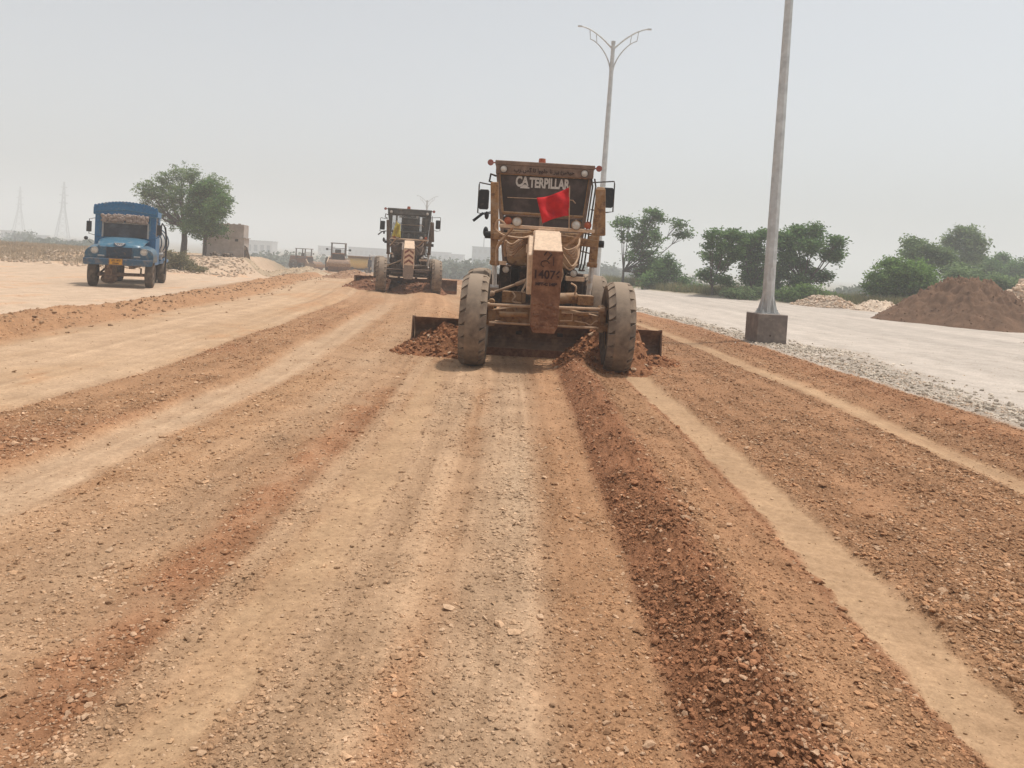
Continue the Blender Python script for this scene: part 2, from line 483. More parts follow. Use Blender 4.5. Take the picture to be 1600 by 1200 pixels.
Ys = list(np.linspace(-40, 1.4, 24))[:-1]
y_ = 1.4
while y_ < 130:
    Ys.append(y_)
    y_ += min(max(y_ * y_ / 1450, 0.004), 0.30)
while y_ < 4200:
    Ys.append(y_); y_ *= 1.06
s_in = np.linspace(-.82, .72, 1240)
s_l = -.82 - np.cumsum(.004 * 1.11 ** np.arange(70)); s_r = .72 + np.cumsum(.004 * 1.11 ** np.arange(70))
S = np.concatenate([s_l[::-1], s_in, s_r])
Ya = np.array(Ys); Ye = np.maximum(Ya, 2.2)
GX = S[None, :] * Ye[:, None]; GY = np.repeat(Ya[:, None], len(S), 1)
GX = np.clip(GX, -4200, 4200)
gz_, gc_, gg_ = zone(GX, GY)
nr, nc = GX.shape

def grid_mesh(name, X, Y, Z, colr=None, g=None):
    nr, nc = X.shape
    co = np.stack([X, Y, Z], -1).reshape(-1, 3).astype(np.float32)
    me = bpy.data.meshes.new(name)
    me.vertices.add(nr * nc); me.vertices.foreach_set('co', co.ravel())
    i = (np.arange(nr - 1)[:, None] * nc + np.arange(nc - 1)[None, :]).ravel()
    q = np.stack([i, i + 1, i + nc + 1, i + nc], -1).astype(np.int32)
    nf = len(q)
    me.loops.add(nf * 4); me.polygons.add(nf)
    me.loops.foreach_set('vertex_index', q.ravel())
    me.polygons.foreach_set('loop_start', np.arange(nf, dtype=np.int32) * 4)
    me.update(calc_edges=True)
    me.polygons.foreach_set('use_smooth', np.ones(nf, bool))
    if colr is not None:
        a = me.color_attributes.new('albedo', 'FLOAT_COLOR', 'POINT')
        c4 = np.ones((nr * nc, 4), np.float32); c4[:, :3] = colr.reshape(-1, 3)
        if g is not None: c4[:, 3] = g.reshape(-1)
        a.data.foreach_set('color', c4.ravel())
    return me

def soil_mat(name, col=None, fine=1.0):
    m, n, b = new_mat(name)
    if col is None:
        a = n.nodes.new('ShaderNodeAttribute'); a.attribute_name = 'albedo'
        base = a.outputs['Color']; grav = a.outputs['Alpha']
    else:
        rgb = n.nodes.new('ShaderNodeRGB'); rgb.outputs[0].default_value = (*col, 1); base = rgb.outputs[0]; grav = None
    f1, r1 = noise_fac(n, 26, .3, .7, 6, .7)
    f2, r2 = noise_fac(n, 120, .3, .7, 4, .7)
    f3, r3 = noise_fac(n, 2.2, .35, .65, 5, .6)
    k = mix(n, (.78, .76, .74), (1.22, 1.22, 1.22), f1)
    k2 = mix(n, (.85, .85, .85), (1.15, 1.15, 1.15), f2)
    k3 = mix(n, (.90, .89, .88), (1.10, 1.10, 1.10), f3)
    c = mix(n, base, k, 1.0, 'MULTIPLY'); c = mix(n, c, k2, 1.0, 'MULTIPLY'); c = mix(n, c, k3, 1.0, 'MULTIPLY')
    n.links.new(c, b.inputs['Base Color'])
    b.inputs['Roughness'].default_value = .95
    b.inputs['Specular IOR Level'].default_value = .12
    tc = n.nodes.new('ShaderNodeTexCoord')
    vo = n.nodes.new('ShaderNodeTexVoronoi'); vo.inputs['Scale'].default_value = 38; vo.inputs['Randomness'].default_value = 1
    n.links.new(tc.outputs['Object'], vo.inputs['Vector'])
    vo2 = n.nodes.new('ShaderNodeTexVoronoi'); vo2.inputs['Scale'].default_value = 90
    n.links.new(tc.outputs['Object'], vo2.inputs['Vector'])
    ad = n.nodes.new('ShaderNodeMath'); ad.operation = 'MULTIPLY_ADD'; ad.inputs[1].default_value = -1.0
    n.links.new(vo.outputs['Distance'], ad.inputs[0]); n.links.new(r2, ad.inputs[2])
    ad2 = n.nodes.new('ShaderNodeMath'); ad2.operation = 'MULTIPLY_ADD'; ad2.inputs[1].default_value = -.5
    n.links.new(vo2.outputs['Distance'], ad2.inputs[0]); n.links.new(ad.outputs[0], ad2.inputs[2])
    bp = n.nodes.new('ShaderNodeBump'); bp.inputs['Distance'].default_value = .012 * fine
    if grav is not None:
        mr = n.nodes.new('ShaderNodeMapRange'); mr.inputs['To Min'].default_value = .10; mr.inputs['To Max'].default_value = 1.0
        n.links.new(grav, mr.inputs['Value']); n.links.new(mr.outputs[0], bp.inputs['Strength'])
    else: bp.inputs['Strength'].default_value = .8
    n.links.new(ad2.outputs[0], bp.inputs['Height']); n.links.new(bp.outputs[0], b.inputs['Normal'])
    return m
M['soil'] = soil_mat('graded earth and gravel')
gme = grid_mesh('ground', GX, GY, gz_, gc_, gg_)
gme.materials.append(M['soil'])
ground = bpy.data.objects.new('ground', gme); COL.objects.link(ground); ground['kind'] = 'structure'

# ------------------------------------------------------------------ loose stones: one object, stuff
rng = np.random.default_rng(7)
def stones_mesh(name, P, R, colr, flat=.55, seed=1):
    """P (n,3) centres, R (n,) radii; every stone an irregular 12 point lump"""
    rg = np.random.default_rng(seed)
    t = (1 + 5 ** .5) / 2
    iv = np.array([(-1, t, 0), (1, t, 0), (-1, -t, 0), (1, -t, 0), (0, -1, t), (0, 1, t), (0, -1, -t), (0, 1, -t), (t, 0, -1), (t, 0, 1), (-t, 0, -1), (-t, 0, 1)], float)
    iv /= np.linalg.norm(iv[0])
    itri = np.array([(0, 11, 5), (0, 5, 1), (0, 1, 7), (0, 7, 10), (0, 10, 11), (1, 5, 9), (5, 11, 4), (11, 10, 2), (10, 7, 6), (7, 1, 8), (3, 9, 4), (3, 4, 2), (3, 2, 6), (3, 6, 8), (3, 8, 9), (4, 9, 5), (2, 4, 11), (6, 2, 10), (8, 6, 7), (9, 8, 1)])
    n = len(P)
    rr = rg.uniform(.55, 1.35, (n, 12, 1))
    sc = np.stack([rg.uniform(.75, 1.35, n), rg.uniform(.7, 1.1, n), flat * rg.uniform(.7, 1.25, n)], -1)[:, None, :]
    V = iv[None] * rr * sc * R[:, None, None]
    a = rg.uniform(0, 2 * PI, n); ca, sa = np.cos(a)[:, None], np.sin(a)[:, None]
    X = V[..., 0] * ca - V[..., 1] * sa; Y = V[..., 0] * sa + V[..., 1] * ca
    tl = rg.normal(0, .35, n)[:, None]; Z = V[..., 2] + X * tl * .6
    V = np.stack([X, Y, Z], -1) + P[:, None, :]
    F = (itri[None] + (np.arange(n) * 12)[:, None, None]).reshape(-1, 3).astype(np.int32)
    me = bpy.data.meshes.new(name)
    me.vertices.add(n * 12); me.vertices.foreach_set('co', V.astype(np.float32).ravel())
    me.loops.add(len(F) * 3); me.polygons.add(len(F))
    me.loops.foreach_set('vertex_index', F.ravel())
    me.polygons.foreach_set('loop_start', np.arange(len(F), dtype=np.int32) * 3)
    me.update(calc_edges=True)
    me.polygons.foreach_set('use_smooth', np.zeros(len(F), bool))
    at_ = me.color_attributes.new('albedo', 'FLOAT_COLOR', 'POINT')
    c4 = np.ones((n * 12, 4), np.float32); c4[:, :3] = np.repeat(colr, 12, 0); c4[:, 3] = .3
    at_.data.foreach_set('color', c4.ravel())
    return me

N = 460000
yy = 2.0 * (24 / 2.0) ** rng.uniform(0, 1, N)
xx = rng.uniform(-.80, .70, N) * yy
zz, cc, gg = zone(xx, yy)
keep = rng.uniform(0, 1, N) < np.clip(gg, .03, 1.3) * .66
keep &= ~((np.abs(xx + .97) < .2) & (np.abs(yy - 12) < .35))
xx, yy, zz, cc, gg = xx[keep], yy[keep], zz[keep], cc[keep], gg[keep]
n = len(xx)
R = (.0028 + rng.gamma(1.1, .0029, n)) * (.75 + .25 * np.clip(yy / 4, .7, 3.2)) * (.65 + .4 * gg)
R = np.clip(R, .0028, .026)
uu = xx - cen(yy)
wr = (uu > .55) & (uu < 1.62)
R = np.where(wr, R * 1.0, R)
tone = rng.uniform(.72, 1.42, n)[:, None]
pale = (rng.uniform(0, 1, n) < np.where(wr, .10 + .14 * ((uu > .88) & (uu < 1.06)), np.where(uu > 5.6, .8, np.where(uu < -1.4, .34, .20))))[:, None]
cl = cc * tone
cl = np.where(pale, cl * .4 + np.array([.56, .39, .26]) * .6 * rng.uniform(.8, 1.15, n)[:, None], cl)
big = rng.uniform(0, 1, n) < .004
R = np.where(big, np.clip(R * rng.uniform(1.8, 3.2, n), .012, .032), R)
P = np.stack([xx, yy, zz + R * .22], -1)
sme = stones_mesh('gravel', P, R, np.clip(cl, 0, .7))
sme.materials.append(M['soil'])
gravel = bpy.data.objects.new('gravel', sme); COL.objects.link(gravel)
tag(gravel, 'loose brown and pale stones scattered over the graded earth', 'gravel', kind='stuff')

# larger rubble: edge of the right hand surface, berm on the left and bank under the hut
def rubble(name, label, pts, rmin, rmax, base, seed):
    rg = np.random.default_rng(seed)
    pts = np.array(pts); n = len(pts)
    z = zone(pts[:, 0], pts[:, 1])[0]
    R = rg.uniform(rmin, rmax, n) ** 1.0
    P = np.stack([pts[:, 0], pts[:, 1], z + R * .2], -1)
    c = np.array(base)[None] * rg.uniform(.7, 1.2, n)[:, None]
    me = stones_mesh(name, P, R, c, .7, seed); me.materials.append(M['soil'])
    o = bpy.data.objects.new(name, me); COL.objects.link(o)
    tag(o, label, 'rubble', kind='stuff')
    return o
rg = np.random.default_rng(5)
pts = []
for k in range(2600):
    Y = 8 + 24 * rg.uniform() ** 1.3
    u = 5.72 + abs(rg.normal(0, .75 if Y < 22 else .4))
    pts.append((u + float(cen(np.array(Y))), Y))
for k in range(700):
    a_, r_ = rg.uniform(0, 2 * PI), abs(rg.normal(0, .45)); pts.append((5.75 + r_ * math.cos(a_), 17.7 + r_ * .8 * math.sin(a_)))
rubble('rubble', 'pale broken stones along the edge of the white stone surface', pts, .012, .045, (.52, .45, .37), 11)
pts = [(rg.uniform(-33, -18), rg.uniform(44.5, 57)) for k in range(1500)]
pts = [p for p in pts if p[0] - float(cen(np.array(p[1]))) < -12.2]
rubble('rubble', 'broken stones and spoil on the bank below the grey block hut', pts, .04, .15, (.44, .34, .25), 12)
pts = []
for k in range(900):
    Y = 9 + 40 * rg.uniform(); u = rg.normal(-8.0, .55)
    pts.append((u + float(cen(np.array(Y))), Y))
rubble('rubble', 'earth clods lying on the low berm left of the road', pts, .012, .045, (.31, .2, .12), 13)
# ------------------------------------------------------------------ motor grader
def tyre_mb(R=.68, W=.40, lugs=22, seed=0, rim_r=.33, wear=.5):
    m = MB(); rg = random.Random(seed)
    h = W / 2
    prof = [(-h * .62, rim_r), (-h * .92, rim_r + .05), (-h * 1.04, rim_r + .16), (-h * 1.0, R - .09), (-h * .86, R - .035), (-h * .45, R - .006), (0, R),
            (h * .45, R - .006), (h * .86, R - .035), (h * 1.0, R - .09), (h * 1.04, rim_r + .16), (h * .92, rim_r + .05), (h * .62, rim_r)]
    m.lathe(prof, n=64)
    t = MB()
    # shoulder lugs stand proud of the worn centre band; the gaps between them read as notches
    for side in (-1, 1):
        for k in range(lugs):
            a = 2 * PI * (k + (.5 if side > 0 else 0)) / lugs + rg.uniform(-.01, .01)
            Mx = Matrix.Rotation(a, 4, 'X')
            w0 = PI * R / lugs * .86
            x0, x1, x2 = side * h * .50, side * h * .82, side * h * 1.05
            sk = w0 * .35 * side
            poly = [(x0, -w0 * .8, R + .008), (x1, -w0 + sk, R - .008), (x2, -w0 + sk * 1.3, R - .055), (x2, w0 + sk * 1.3, R - .055), (x1, w0 + sk, R - .008), (x0, w0 * .8, R + .008)]
            low = [(p[0] * (1.0 if abs(p[0]) < abs(x2) else .97), p[1], p[2] - .045) for p in poly]
            vs = [Mx @ Vector(p) for p in poly] + [Mx @ Vector(p) for p in low]
            fs = [(0, 1, 2, 3), (0, 3, 4, 5)] + [(i, (i + 1) % 6, 6 + (i + 1) % 6, 6 + i) for i in range(6)]
            t.add(vs, fs)
    t.lathe([(-h * .60, R - .02), (-h * .54, R + .006), (0, R + .014), (h * .54, R + .006), (h * .60, R - .02)], n=64)
    return m, t

def make_wheel(parent, x, y, zc, side, seed, lean=0, R=.68, W=.40, mats=None):
    mats = mats or M
    hub = MB()
    hub.cyl((-.10 * side, 0, 0), (.16 * side, 0, 0), .12, .10, 20)
    for k in range(8):
        a = 2 * PI * k / 8
        hub.cyl((.06 * side, math.cos(a) * .17, math.sin(a) * .17), (.095 * side, math.cos(a) * .17, math.sin(a) * .17), .018, n=6)
    wh = hub.build('wheel', mats['rust'], parent)
    wh.location = (x, y, zc); wh.rotation_euler = (0, lean, 0)
    a, t = tyre_mb(R, W, seed=seed)
    a.build('tyre', mats['tyre'], wh); t.build('tread', mats['tyre2'], wh, bevel=.004, seg=1)
    r = MB()
    r.lathe([(-.14, .30), (-.14, .345), (-.12, .35), (.12, .35), (.14, .345), (.14, .30), (.05 * side, .28), (.05 * side, .02)], n=40)
    r.build('rim', mats['tan'], wh)
    return wh

def lamp(name, parent, x, y, z, r, lensmat, shell=None, depth=.09):
    b = MB()
    b.lathe([(0, r), (depth * .35, r * .98), (depth * .8, r * .62), (depth, r * .2), (depth, .001)], (x, y, z), 'Y', 20)
    b.lathe([(0, r), (-.008, r * 1.03), (-.008, r * .9), (0, r * .9)], (x, y, z), 'Y', 20)
    o = b.build(name, shell or M['tan'], parent)
    l = MB(); l.lathe([(.004, r * .9), (-.010, r * .6), (-.016, .001)], (x, y, z), 'Y', 20)
    l.build('lens', lensmat, o)
    return o

def make_grader(name, loc, rz, label, o_):
    g = empty(name, loc, rz)
    tag(g, label, 'road grader', 'motor graders spreading the fill')
    T, D, Rm = o_['tan'], M['dark'], M['rust']
    mt = dict(M); mt['tan'] = T
    # ---- front axle
    m = MB()
    m.prism([(-.80, .70), (-.80, .84), (-.25, .93), (.35, .93), (.90, .84), (.90, .70), (.35, .66), (-.25, .66)], -.06, .12, 'Y')
    m.box(-.14, .24, -.12, .3, .62, 1.02)
    m.build('front_axle', o_['axle'], g, bevel=.012)
    for s, x in ((-1, -.99), (1, 1.15)):
        k = MB(); k.bar((x - s * .26, .02, .60), (x - s * .22, .02, .98), .10, .13, up=(0, 1, 0)); k.cyl((x - s * .26, .02, .68), (x, .02, .68), .07)
        k.cyl((x - s * .24, -.10, .96), (x - s * .24, .14, .96), .05)
        k.build('steering_knuckle', o_['axle'], g, bevel=.006)
        make_wheel(g, x, 0, .68, s, 3 + s, R=.68, W=.375, mats=mt)
    m = MB(); m.tube([(-.80, -.17, .925), (.90, -.17, .955)], .024); m.cyl((-.83, -.17, .925), (-.77, -.17, .925), .04); m.cyl((.87, -.17, .955), (.93, -.17, .955), .04)
    m.build('tie_rod', o_['bright'], g)
    m = MB(); m.tube([(-.76, -.14, .66), (.86, -.14, .67)], .017); m.build('lean_bar', o_['bright'], g)
    # steering cylinders and pipes right of the nose
    m = MB(); m.cyl((.30, -.15, .87), (.70, -.15, .87), .032); m.cyl((-.62, -.15, .79), (-.2, -.15, .81), .04); m.split('steering_cylinder', T, g)
    m = MB()
    for q in ([(.30, -.18, .87), (.46, -.18, .87), (.46, -.18, .76), (.28, -.18, .75)], [(.50, -.18, .76), (.66, -.18, .74), (.74, -.18, .71), (.80, -.18, .77), (.84, -.17, .78)], [(.50, -.19, .89), (.84, -.19, .90)]):
        m.tube(q, .011, 6)
    m.split('brake_pipe', o_['bright'], g)
    m = MB(); m.box(-.60, -.24, .22, .55, .96, 1.12); m.box(-.60, -.30, .2, .24, .95, 1.13); m.cyl((.24, .35, 1.05), (.56, .35, 1.08), .085); m.box(.56, .80, .2, .5, .98, 1.13)
    m.split('bolster', T, g, bevel=.012)
    # ---- gooseneck frame
    m = MB()
    side = [(-.46, .70), (-.46, 1.76), (.12, 2.06), (.9, 2.10), (3.5, 2.12), (3.5, 1.72), (1.3, 1.70), (.42, 1.50), (.12, 1.18), (.02, .70)]
    m.prism(side, -.165, .235, 'X')
    m.prism([(-.38, 1.12), (-.38, 1.70), (.12, 1.99), (3.4, 2.04), (3.4, 1.76), (1.3, 1.72), (.42, 1.54), (.1, 1.2)], -.245, -.16, 'X')
    m.build('gooseneck_frame', o_['side'], g, bevel=.014)
    m = MB(); m.add([(-.17, -.470, 1.775), (.24, -.470, 1.775), (.215, .125, 2.078), (-.15, .125, 2.078), (-.17, -.470, 1.765), (.24, -.470, 1.765), (.215, .125, 2.066), (-.15, .125, 2.066)],
                    [(0, 1, 2, 3), (7, 6, 5, 4), (0, 4, 5, 1), (1, 5, 6, 2), (2, 6, 7, 3), (3, 7, 4, 0)])
    m.build('nose_top_plate', M['cream'], g)
    m = MB()
    m.prism([(-.165, .68), (-.185, 1.765), (.255, 1.765), (.235, .68), (.19, .58), (-.12, .58)], -.50, -.465, 'Y')
    npl = m.build('nose_plate', o_['nose'], g, bevel=.006)
    if o_.get('nose_text'):
        text_obj('marking', '14076', .17, (.035, -.506, 1.42), M['ink'], npl, bold=.004, xscale=.95)
        # a worn emblem above and a broken line of small letters under the number
        e = MB(); rr = random.Random(4)
        e.tube([(.0 + .06 * math.cos(t), -.504, 1.58 + .045 * math.sin(t)) for t in [k * .5 for k in range(10)]], .008, 5)
        e.tube([(.03, -.504, 1.64), (.09, -.504, 1.72), (.05, -.504, 1.75)], .010, 5); e.tube([(-.02, -.504, 1.70), (.02, -.504, 1.76)], .009, 5)
        e.tube([(.12, -.504, 1.56), (.12, -.504, 1.69)], .006, 5)
        e.build('emblem', M['ink'], npl)
        text_obj('marking', 'MFT-C 1408', .058, (.035, -.506, 1.285), M['ink'], npl, bold=.004, xscale=1.05)
        c = MB()
        for k in range(46):
            x = rr.uniform(-.13, .20); z = rr.uniform(.62, 1.02) ; r_ = rr.uniform(.012, .04)
            c.ball((x, -.50, z), r_, 7, 5, (1.2, .5, .9))
        c.build('caked_mud', o_['nose'], npl)
    else:
        c = MB(); c2 = MB(); c2.box(-.14, .21, -.5035, -.500, 1.12, 1.74); c2.build('marking_panel', M['cream'], npl)
        for k in range(3):
            zz_ = 1.26 + k * .20
            for s in (-1, 1):
                c.add([(.035, -.505, zz_ + .10), (.035 + s * .17, -.505, zz_ - .02), (.035 + s * .17, -.505, zz_ - .11), (.035, -.505, zz_ + .01),
                       (.035, -.500, zz_ + .10), (.035 + s * .17, -.500, zz_ - .02), (.035 + s * .17, -.500, zz_ - .11), (.035, -.500, zz_ + .01)], [(0, 1, 2, 3), (7, 6, 5, 4), (0, 4, 5, 1), (3, 2, 6, 7)])
        c.build('chevron_stripes', M['chev'], npl)
        e = MB(); e.box(-.175, -.145, -.508, -.50, 1.0, 1.75); e.box(.215, .245, -.508, -.50, 1.0, 1.75); e.build('edge_stripe', M['cream'], npl)
    # ---- light bar with braces
    m = MB(); m.bar((-.72, .80, 2.14), (.80, .80, 2.135), .06, .055); m.box(-.10, .17, .72, .9, 2.09, 2.13)
    lb = m.build('light_bar', M['cream'], g, bevel=.008)
    m = MB()
    m.bar((-.50, .83, 2.12), (-.72, .95, 1.86), .05, .03); m.bar((.62, .83, 2.12), (.44, .95, 1.93), .05, .03); m.bar((.44, .95, 1.93), (.22, 1.0, 1.82), .05, .03)
    m.split('bar_brace', M['hose'], g)
    for x in (-.44, .50): lamp('headlight', g, x, .74, 2.215, .078, M['lens'], T)
    lamp('indicator', g, -.585, .745, 2.225, .058, M['orange'], M['orange'], .05); lamp('indicator', g, .685, .745, 2.225, .058, M['orange'], M['orange'], .05)
    # ---- drawbar, circle, blade
    m = MB(); m.prism([(.3, .98), (1.6, .80), (1.6, .68), (.3, .84)], -.10, .17, 'X'); m.bar((.03, .9, .84), (-.5, 1.9, .78), .12, .14); m.bar((.03, .9, .84), (.58, 1.9, .78), .12, .14)
    m.build('drawbar', D, g, bevel=.01)
    m = MB(); m.lathe([(.66, .50), (.66, .70), (.75, .70), (.75, .50)], (.03, 2.2, 0), 'Z', 40, closed=True); m.bar((-.3, 1.55, .7), (-.3, 1.55, .35), .1, .1); m.bar((.4, 1.55, .7), (.4, 1.55, .35), .1, .1)
    m.build('circle', D, g, bevel=.006)
    m = MB(); prof = []
    for k in range(11):
        t = k / 10; z = .04 + .53 * t; prof.append((1.36 + .20 * math.sin(PI * t) ** 1 - .03 * t, z))
    back = [(p[0] + .03, p[1]) for p in reversed(prof)]
    m.prism(prof + back, -2.06, 2.09, 'X')
    bl = m.build('blade', M['blade'], g)
    m = MB(); m.box(-2.06, 2.09, 1.335, 1.36, -.03, .13); m.build('cutting_edge', M['rust'], bl, bevel=.003)
    m = MB()
    for x in (-2.085, 2.085): m.prism([(1.32, -.02), (1.32, .14), (1.38, .58), (1.62, .56), (1.62, -.02)], x - .012, x + .012, 'X')
    m.split('end_bit', M['blade'], bl)
    # ---- lift cylinders
    for (xt, zt, xm, zm, xb, zb, top) in ((-.86, 2.90, -.78, 1.50, -.76, 1.12, 0), (.94, 2.92, .875, 1.56, .835, 1.02, 1)):
        m = MB(); m.bar((xt, 1.62, zt), (xm, 1.6, zm), .135, .135)
        if top: m.bar((xt - .005, 1.60, zt - .03), (xm + .15 * (zt - 2.2), 1.6, 2.1), .16, .15)
        for zc in (zm + .04, 2.05): m.bar((xm - .005, 1.6, zc - .04), (xm, 1.6, zc + .04), .165, .165)
        c = m.build('lift_cylinder', T, g, bevel=.018)
        m = MB(); m.cyl((xm, 1.6, zm), (xb, 1.58, zb), .042); m.cyl((xb - .07, 1.58, zb), (xb + .07, 1.58, zb), .05)
        m.build('piston_rod', M['chrome'], c)
    m = MB(); m.bar((-.86, 1.6, 1.98), (-.16, 1.6, 2.03), .2, .12); m.bar((.23, 1.6, 2.02), (.95, 1.6, 1.95), .2, .13); m.box(-.2, .27, 1.45, 1.75, 2.115, 2.18)
    m.build('saddle', T, g, bevel=.012)
    m = MB(); m.cyl((.93, 1.6, 1.96), (1.05, 1.6, 1.96), .06); m.cyl((-.97, 1.6, 2.0), (-.85, 1.6, 2.0), .055); m.split('trunnion_cap', M['black'], g)
    m = MB(); m.cyl((-.78, 1.0, 1.05), (-.40, 1.0, 1.21), .022); m.cyl((-.40, 1.0, 1.21), (-.14, 1.0, 1.33), .035); m.ball((-.78, .98, 1.04), .05, 10, 6)
    m.build('centre_shift_cylinder', M['hose'], g)
    # ---- hoses and pipes
    rr = random.Random(11); hs_ = MB()
    def hose(p, r=.013):
        pts = [Vector(q) for q in p]; out = []
        for i in range(len(pts) - 1):
            a = pts[max(i - 1, 0)]; b_ = pts[i]; c_ = pts[i + 1]; d_ = pts[min(i + 2, len(pts) - 1)]
            for k in range(5):
                t = k / 5
                out.append(.5 * ((2 * b_) + (-a + c_) * t + (2 * a - 5 * b_ + 4 * c_ - d_) * t * t + (-a + 3 * b_ - 3 * c_ + d_) * t ** 3))
        out.append(pts[-1]); hs_.tube(out, r, 6)
    for k in range(5):
        d = k * .035
        hose([(-.16, 1.5, 2.04 - d * .5), (-.36, 1.2 + d, 1.96 - d), (-.50, 1.1, 1.86 - d * 1.3), (-.62, 1.3, 1.92 - d)], .016)
        hose([(.22, 1.4, 2.04 - d * .4), (.30 + d, 1.2, 1.90 - d), (.42 + d, 1.15, 1.82 - d), (.58, 1.2, 1.90), (.62, 1.4, 2.02 - d)], .015)
    hose([(-.60, .9, 2.16), (-.74, .95, 2.24), (-.78, 1.0, 2.10), (-.66, 1.0, 2.0), (-.4, 1.1, 1.97), (-.2, 1.3, 2.0)], .018)
    hose([(-.66, 1.0, 1.90), (-.74, 1.1, 1.78), (-.74, 1.2, 1.50)], .026); hose([(-.60, 1.0, 1.92), (-.62, 1.1, 1.8), (-.60, 1.2, 1.66)], .022)
    hose([(.26, 1.0, 1.70), (.34, 1.0, 1.60), (.46, 1.0, 1.50), (.58, 1.05, 1.60)], .016); hose([(.30, 1.0, 1.80), (.40, 1.0, 1.66), (.50, 1.0, 1.56), (.60, 1.2, 1.72), (.62, 1.5, 1.95)], .015)
    hose([(.28, 1.1, 1.62), (.36, 1.1, 1.42), (.30, 1.1, 1.2), (.28, .9, 1.05)], .014); hose([(-.18, .8, 1.4), (-.26, .7, 1.2), (-.34, .5, 1.05), (-.44, .5, 1.0)], .016)
    hose([(-.45, .18, 1.12), (-.40, .12, 1.06), (-.44, .1, .98), (-.30, .1, .96)], .014); hose([(.45, .3, 1.3), (.52, .2, 1.25), (.50, .2, 1.12)], .014)
    hs_.split('hydraulic_hose', M['hose'] if not o_.get('open') else M['bright2'], g)
    m = MB()
    for x in (.80, .86): m.tube([(x, 3.35, 1.48), (x + .03, 3.35, 1.60), (x + .16, 3.4, 3.1), (x + .14, 3.5, 3.25)], .017, 6)
    m.tube([(.78, 3.3, 1.48), (.90, 3.3, 1.48)], .02, 6); m.tube([(.80, 3.3, 2.2), (.93, 1.7, 2.1)], .014, 6); m.tube([(.80, 3.3, 1.85), (.93, 2.6, 1.8)], .012, 6)
    m.split('grab_rail', D, g)
    # ---- lower front tank, belly
    m = MB(); m.prism([(-.60, 1.62), (-.56, 1.54), (-.48, 1.50), (.62, 1.50), (.72, 1.55), (.76, 1.64), (.78, 2.18), (-.62, 2.18)], 3.25, 3.85, 'Y')
    m.build('hydraulic_tank', T, g, bevel=.03)
    m = MB(); m.box(-.62, .70, 3.3, 4.9, .62, 1.46); m.box(-.9, -.62, 3.6, 4.4, .7, 1.3); m.box(.70, .98, 3.6, 4.4, .7, 1.3); m.box(-.35, .45, 3.0, 3.3, .9, 1.5); m.cyl((-.2, 2.4, .9), (-.2, 3.4, 1.0), .1); m.box(-.72, -.5, 3.0, 3.3, 1.0, 1.5); m.box(.55, .86, 3.0, 3.3, 1.0, 1.42)
    m.build('transmission_case', D, g, bevel=.02)
    lamp('work_light', g, -.60, 2.72, 1.42, .07, M['lens'], D); lamp('work_light', g, .65, 2.72, 1.42, .07, M['lens'], D)
    m = MB(); m.box(-.86, -.60, 2.6, 3.2, 1.50, 1.57); m.box(.52, .86, 2.75, 3.2, 1.28, 1.36); m.split('step_plate', M['cream'], g)
    # ---- cab
    zb, zt = 1.52, 3.25; xl0, xr0, xl1, xr1 = -.68, .80, -.90, .96
    y0, y1 = 3.5, 5.0
    def xl(z): return xl0 + (xl1 - xl0) * (z - zb) / (zt - zb)
    def xr(z): return xr0 + (xr1 - xr0) * (z - zb) / (zt - zb)
    cab = empty('cab_body'); bpy.data.objects.remove(cab)
    m = MB(); w = .075
    for y in (y0, y1):
        for fx, s in ((xl, 1), (xr, -1)):
            a = fx(zb); b_ = fx(zt)
            m.add([(a, y, zb), (a + s * w, y, zb), (b_ + s * w, y, zt), (b_, y, zt), (a, y + .09, zb), (a + s * w, y + .09, zb), (b_ + s * w, y + .09, zt), (b_, y + .09, zt)],
                  [(0, 1, 2, 3), (7, 6, 5, 4), (0, 4, 5, 1), (1, 5, 6, 2), (2, 6, 7, 3), (3, 7, 4, 0)])
    for fx, s in ((xl, 1), (xr, -1)):
        a = fx(2.1) + s * .012; b_ = fx(zb) + s * .012
        m.add([(b_, y0 + .09, zb), (a, y0 + .09, 2.1), (a, y1, 2.1), (b_, y1, zb), (b_ + s * .03, y0 + .09, zb), (a + s * .03, y0 + .09, 2.1), (a + s * .03, y1, 2.1), (b_ + s * .03, y1, zb)],
              [(0, 1, 2, 3), (7, 6, 5, 4), (0, 1, 5, 4), (1, 2, 6, 5), (2, 3, 7, 6), (3, 0, 4, 7)])
    m.box(xl(2.47) + .078, xr(2.47) - .078, y0 + .01, y0 + .08, 2.45, 2.51)
    m.box(-.02, .06, y0 + .012, y0 + .078, 2.22, 2.45); m.box(xl(2.2) + .078, xr(2.2) - .078, y0 + .01, y0 + .08, 2.17, 2.22)
    m.box(xl(zb) + .08, xr(zb) - .08, y0 + .002, y1, zb - .06, zb)
    if not o_.get('open'):
        m.box(xl(2.1) + .06, xr(2.1) - .06, y1 + .01, y1 + .07, zb, 2.3)
        m.box(xl(3) + .10, xr(3) - .10, y1 + .01, y1 + .07, 2.95, 3.24)
    else:
        m.box(-.30, .52, y1 + .01, y1 + .07, zb, 3.24); m.box(xl(2.1) + .06, -.30, y1 + .01, y1 + .07, zb, 2.55); m.box(.52, xr(2.1) - .06, y1 + .01, y1 + .07, zb, 2.6); m.box(.62, .80, y1 + .01, y1 + .07, 2.6, 3.24)
        m.box(-.56, -.48, y0 + .01, y0 + .07, 2.5, 3.25); m.box(-.84, -.70, y0 + .012, y0 + .068, 2.5, 3.25); m.box(.70, .88, y0 + .012, y0 + .068, 2.5, 3.25)
    cabo = m.build('cab', o_['visor'], g, bevel=.014)
    m = MB()
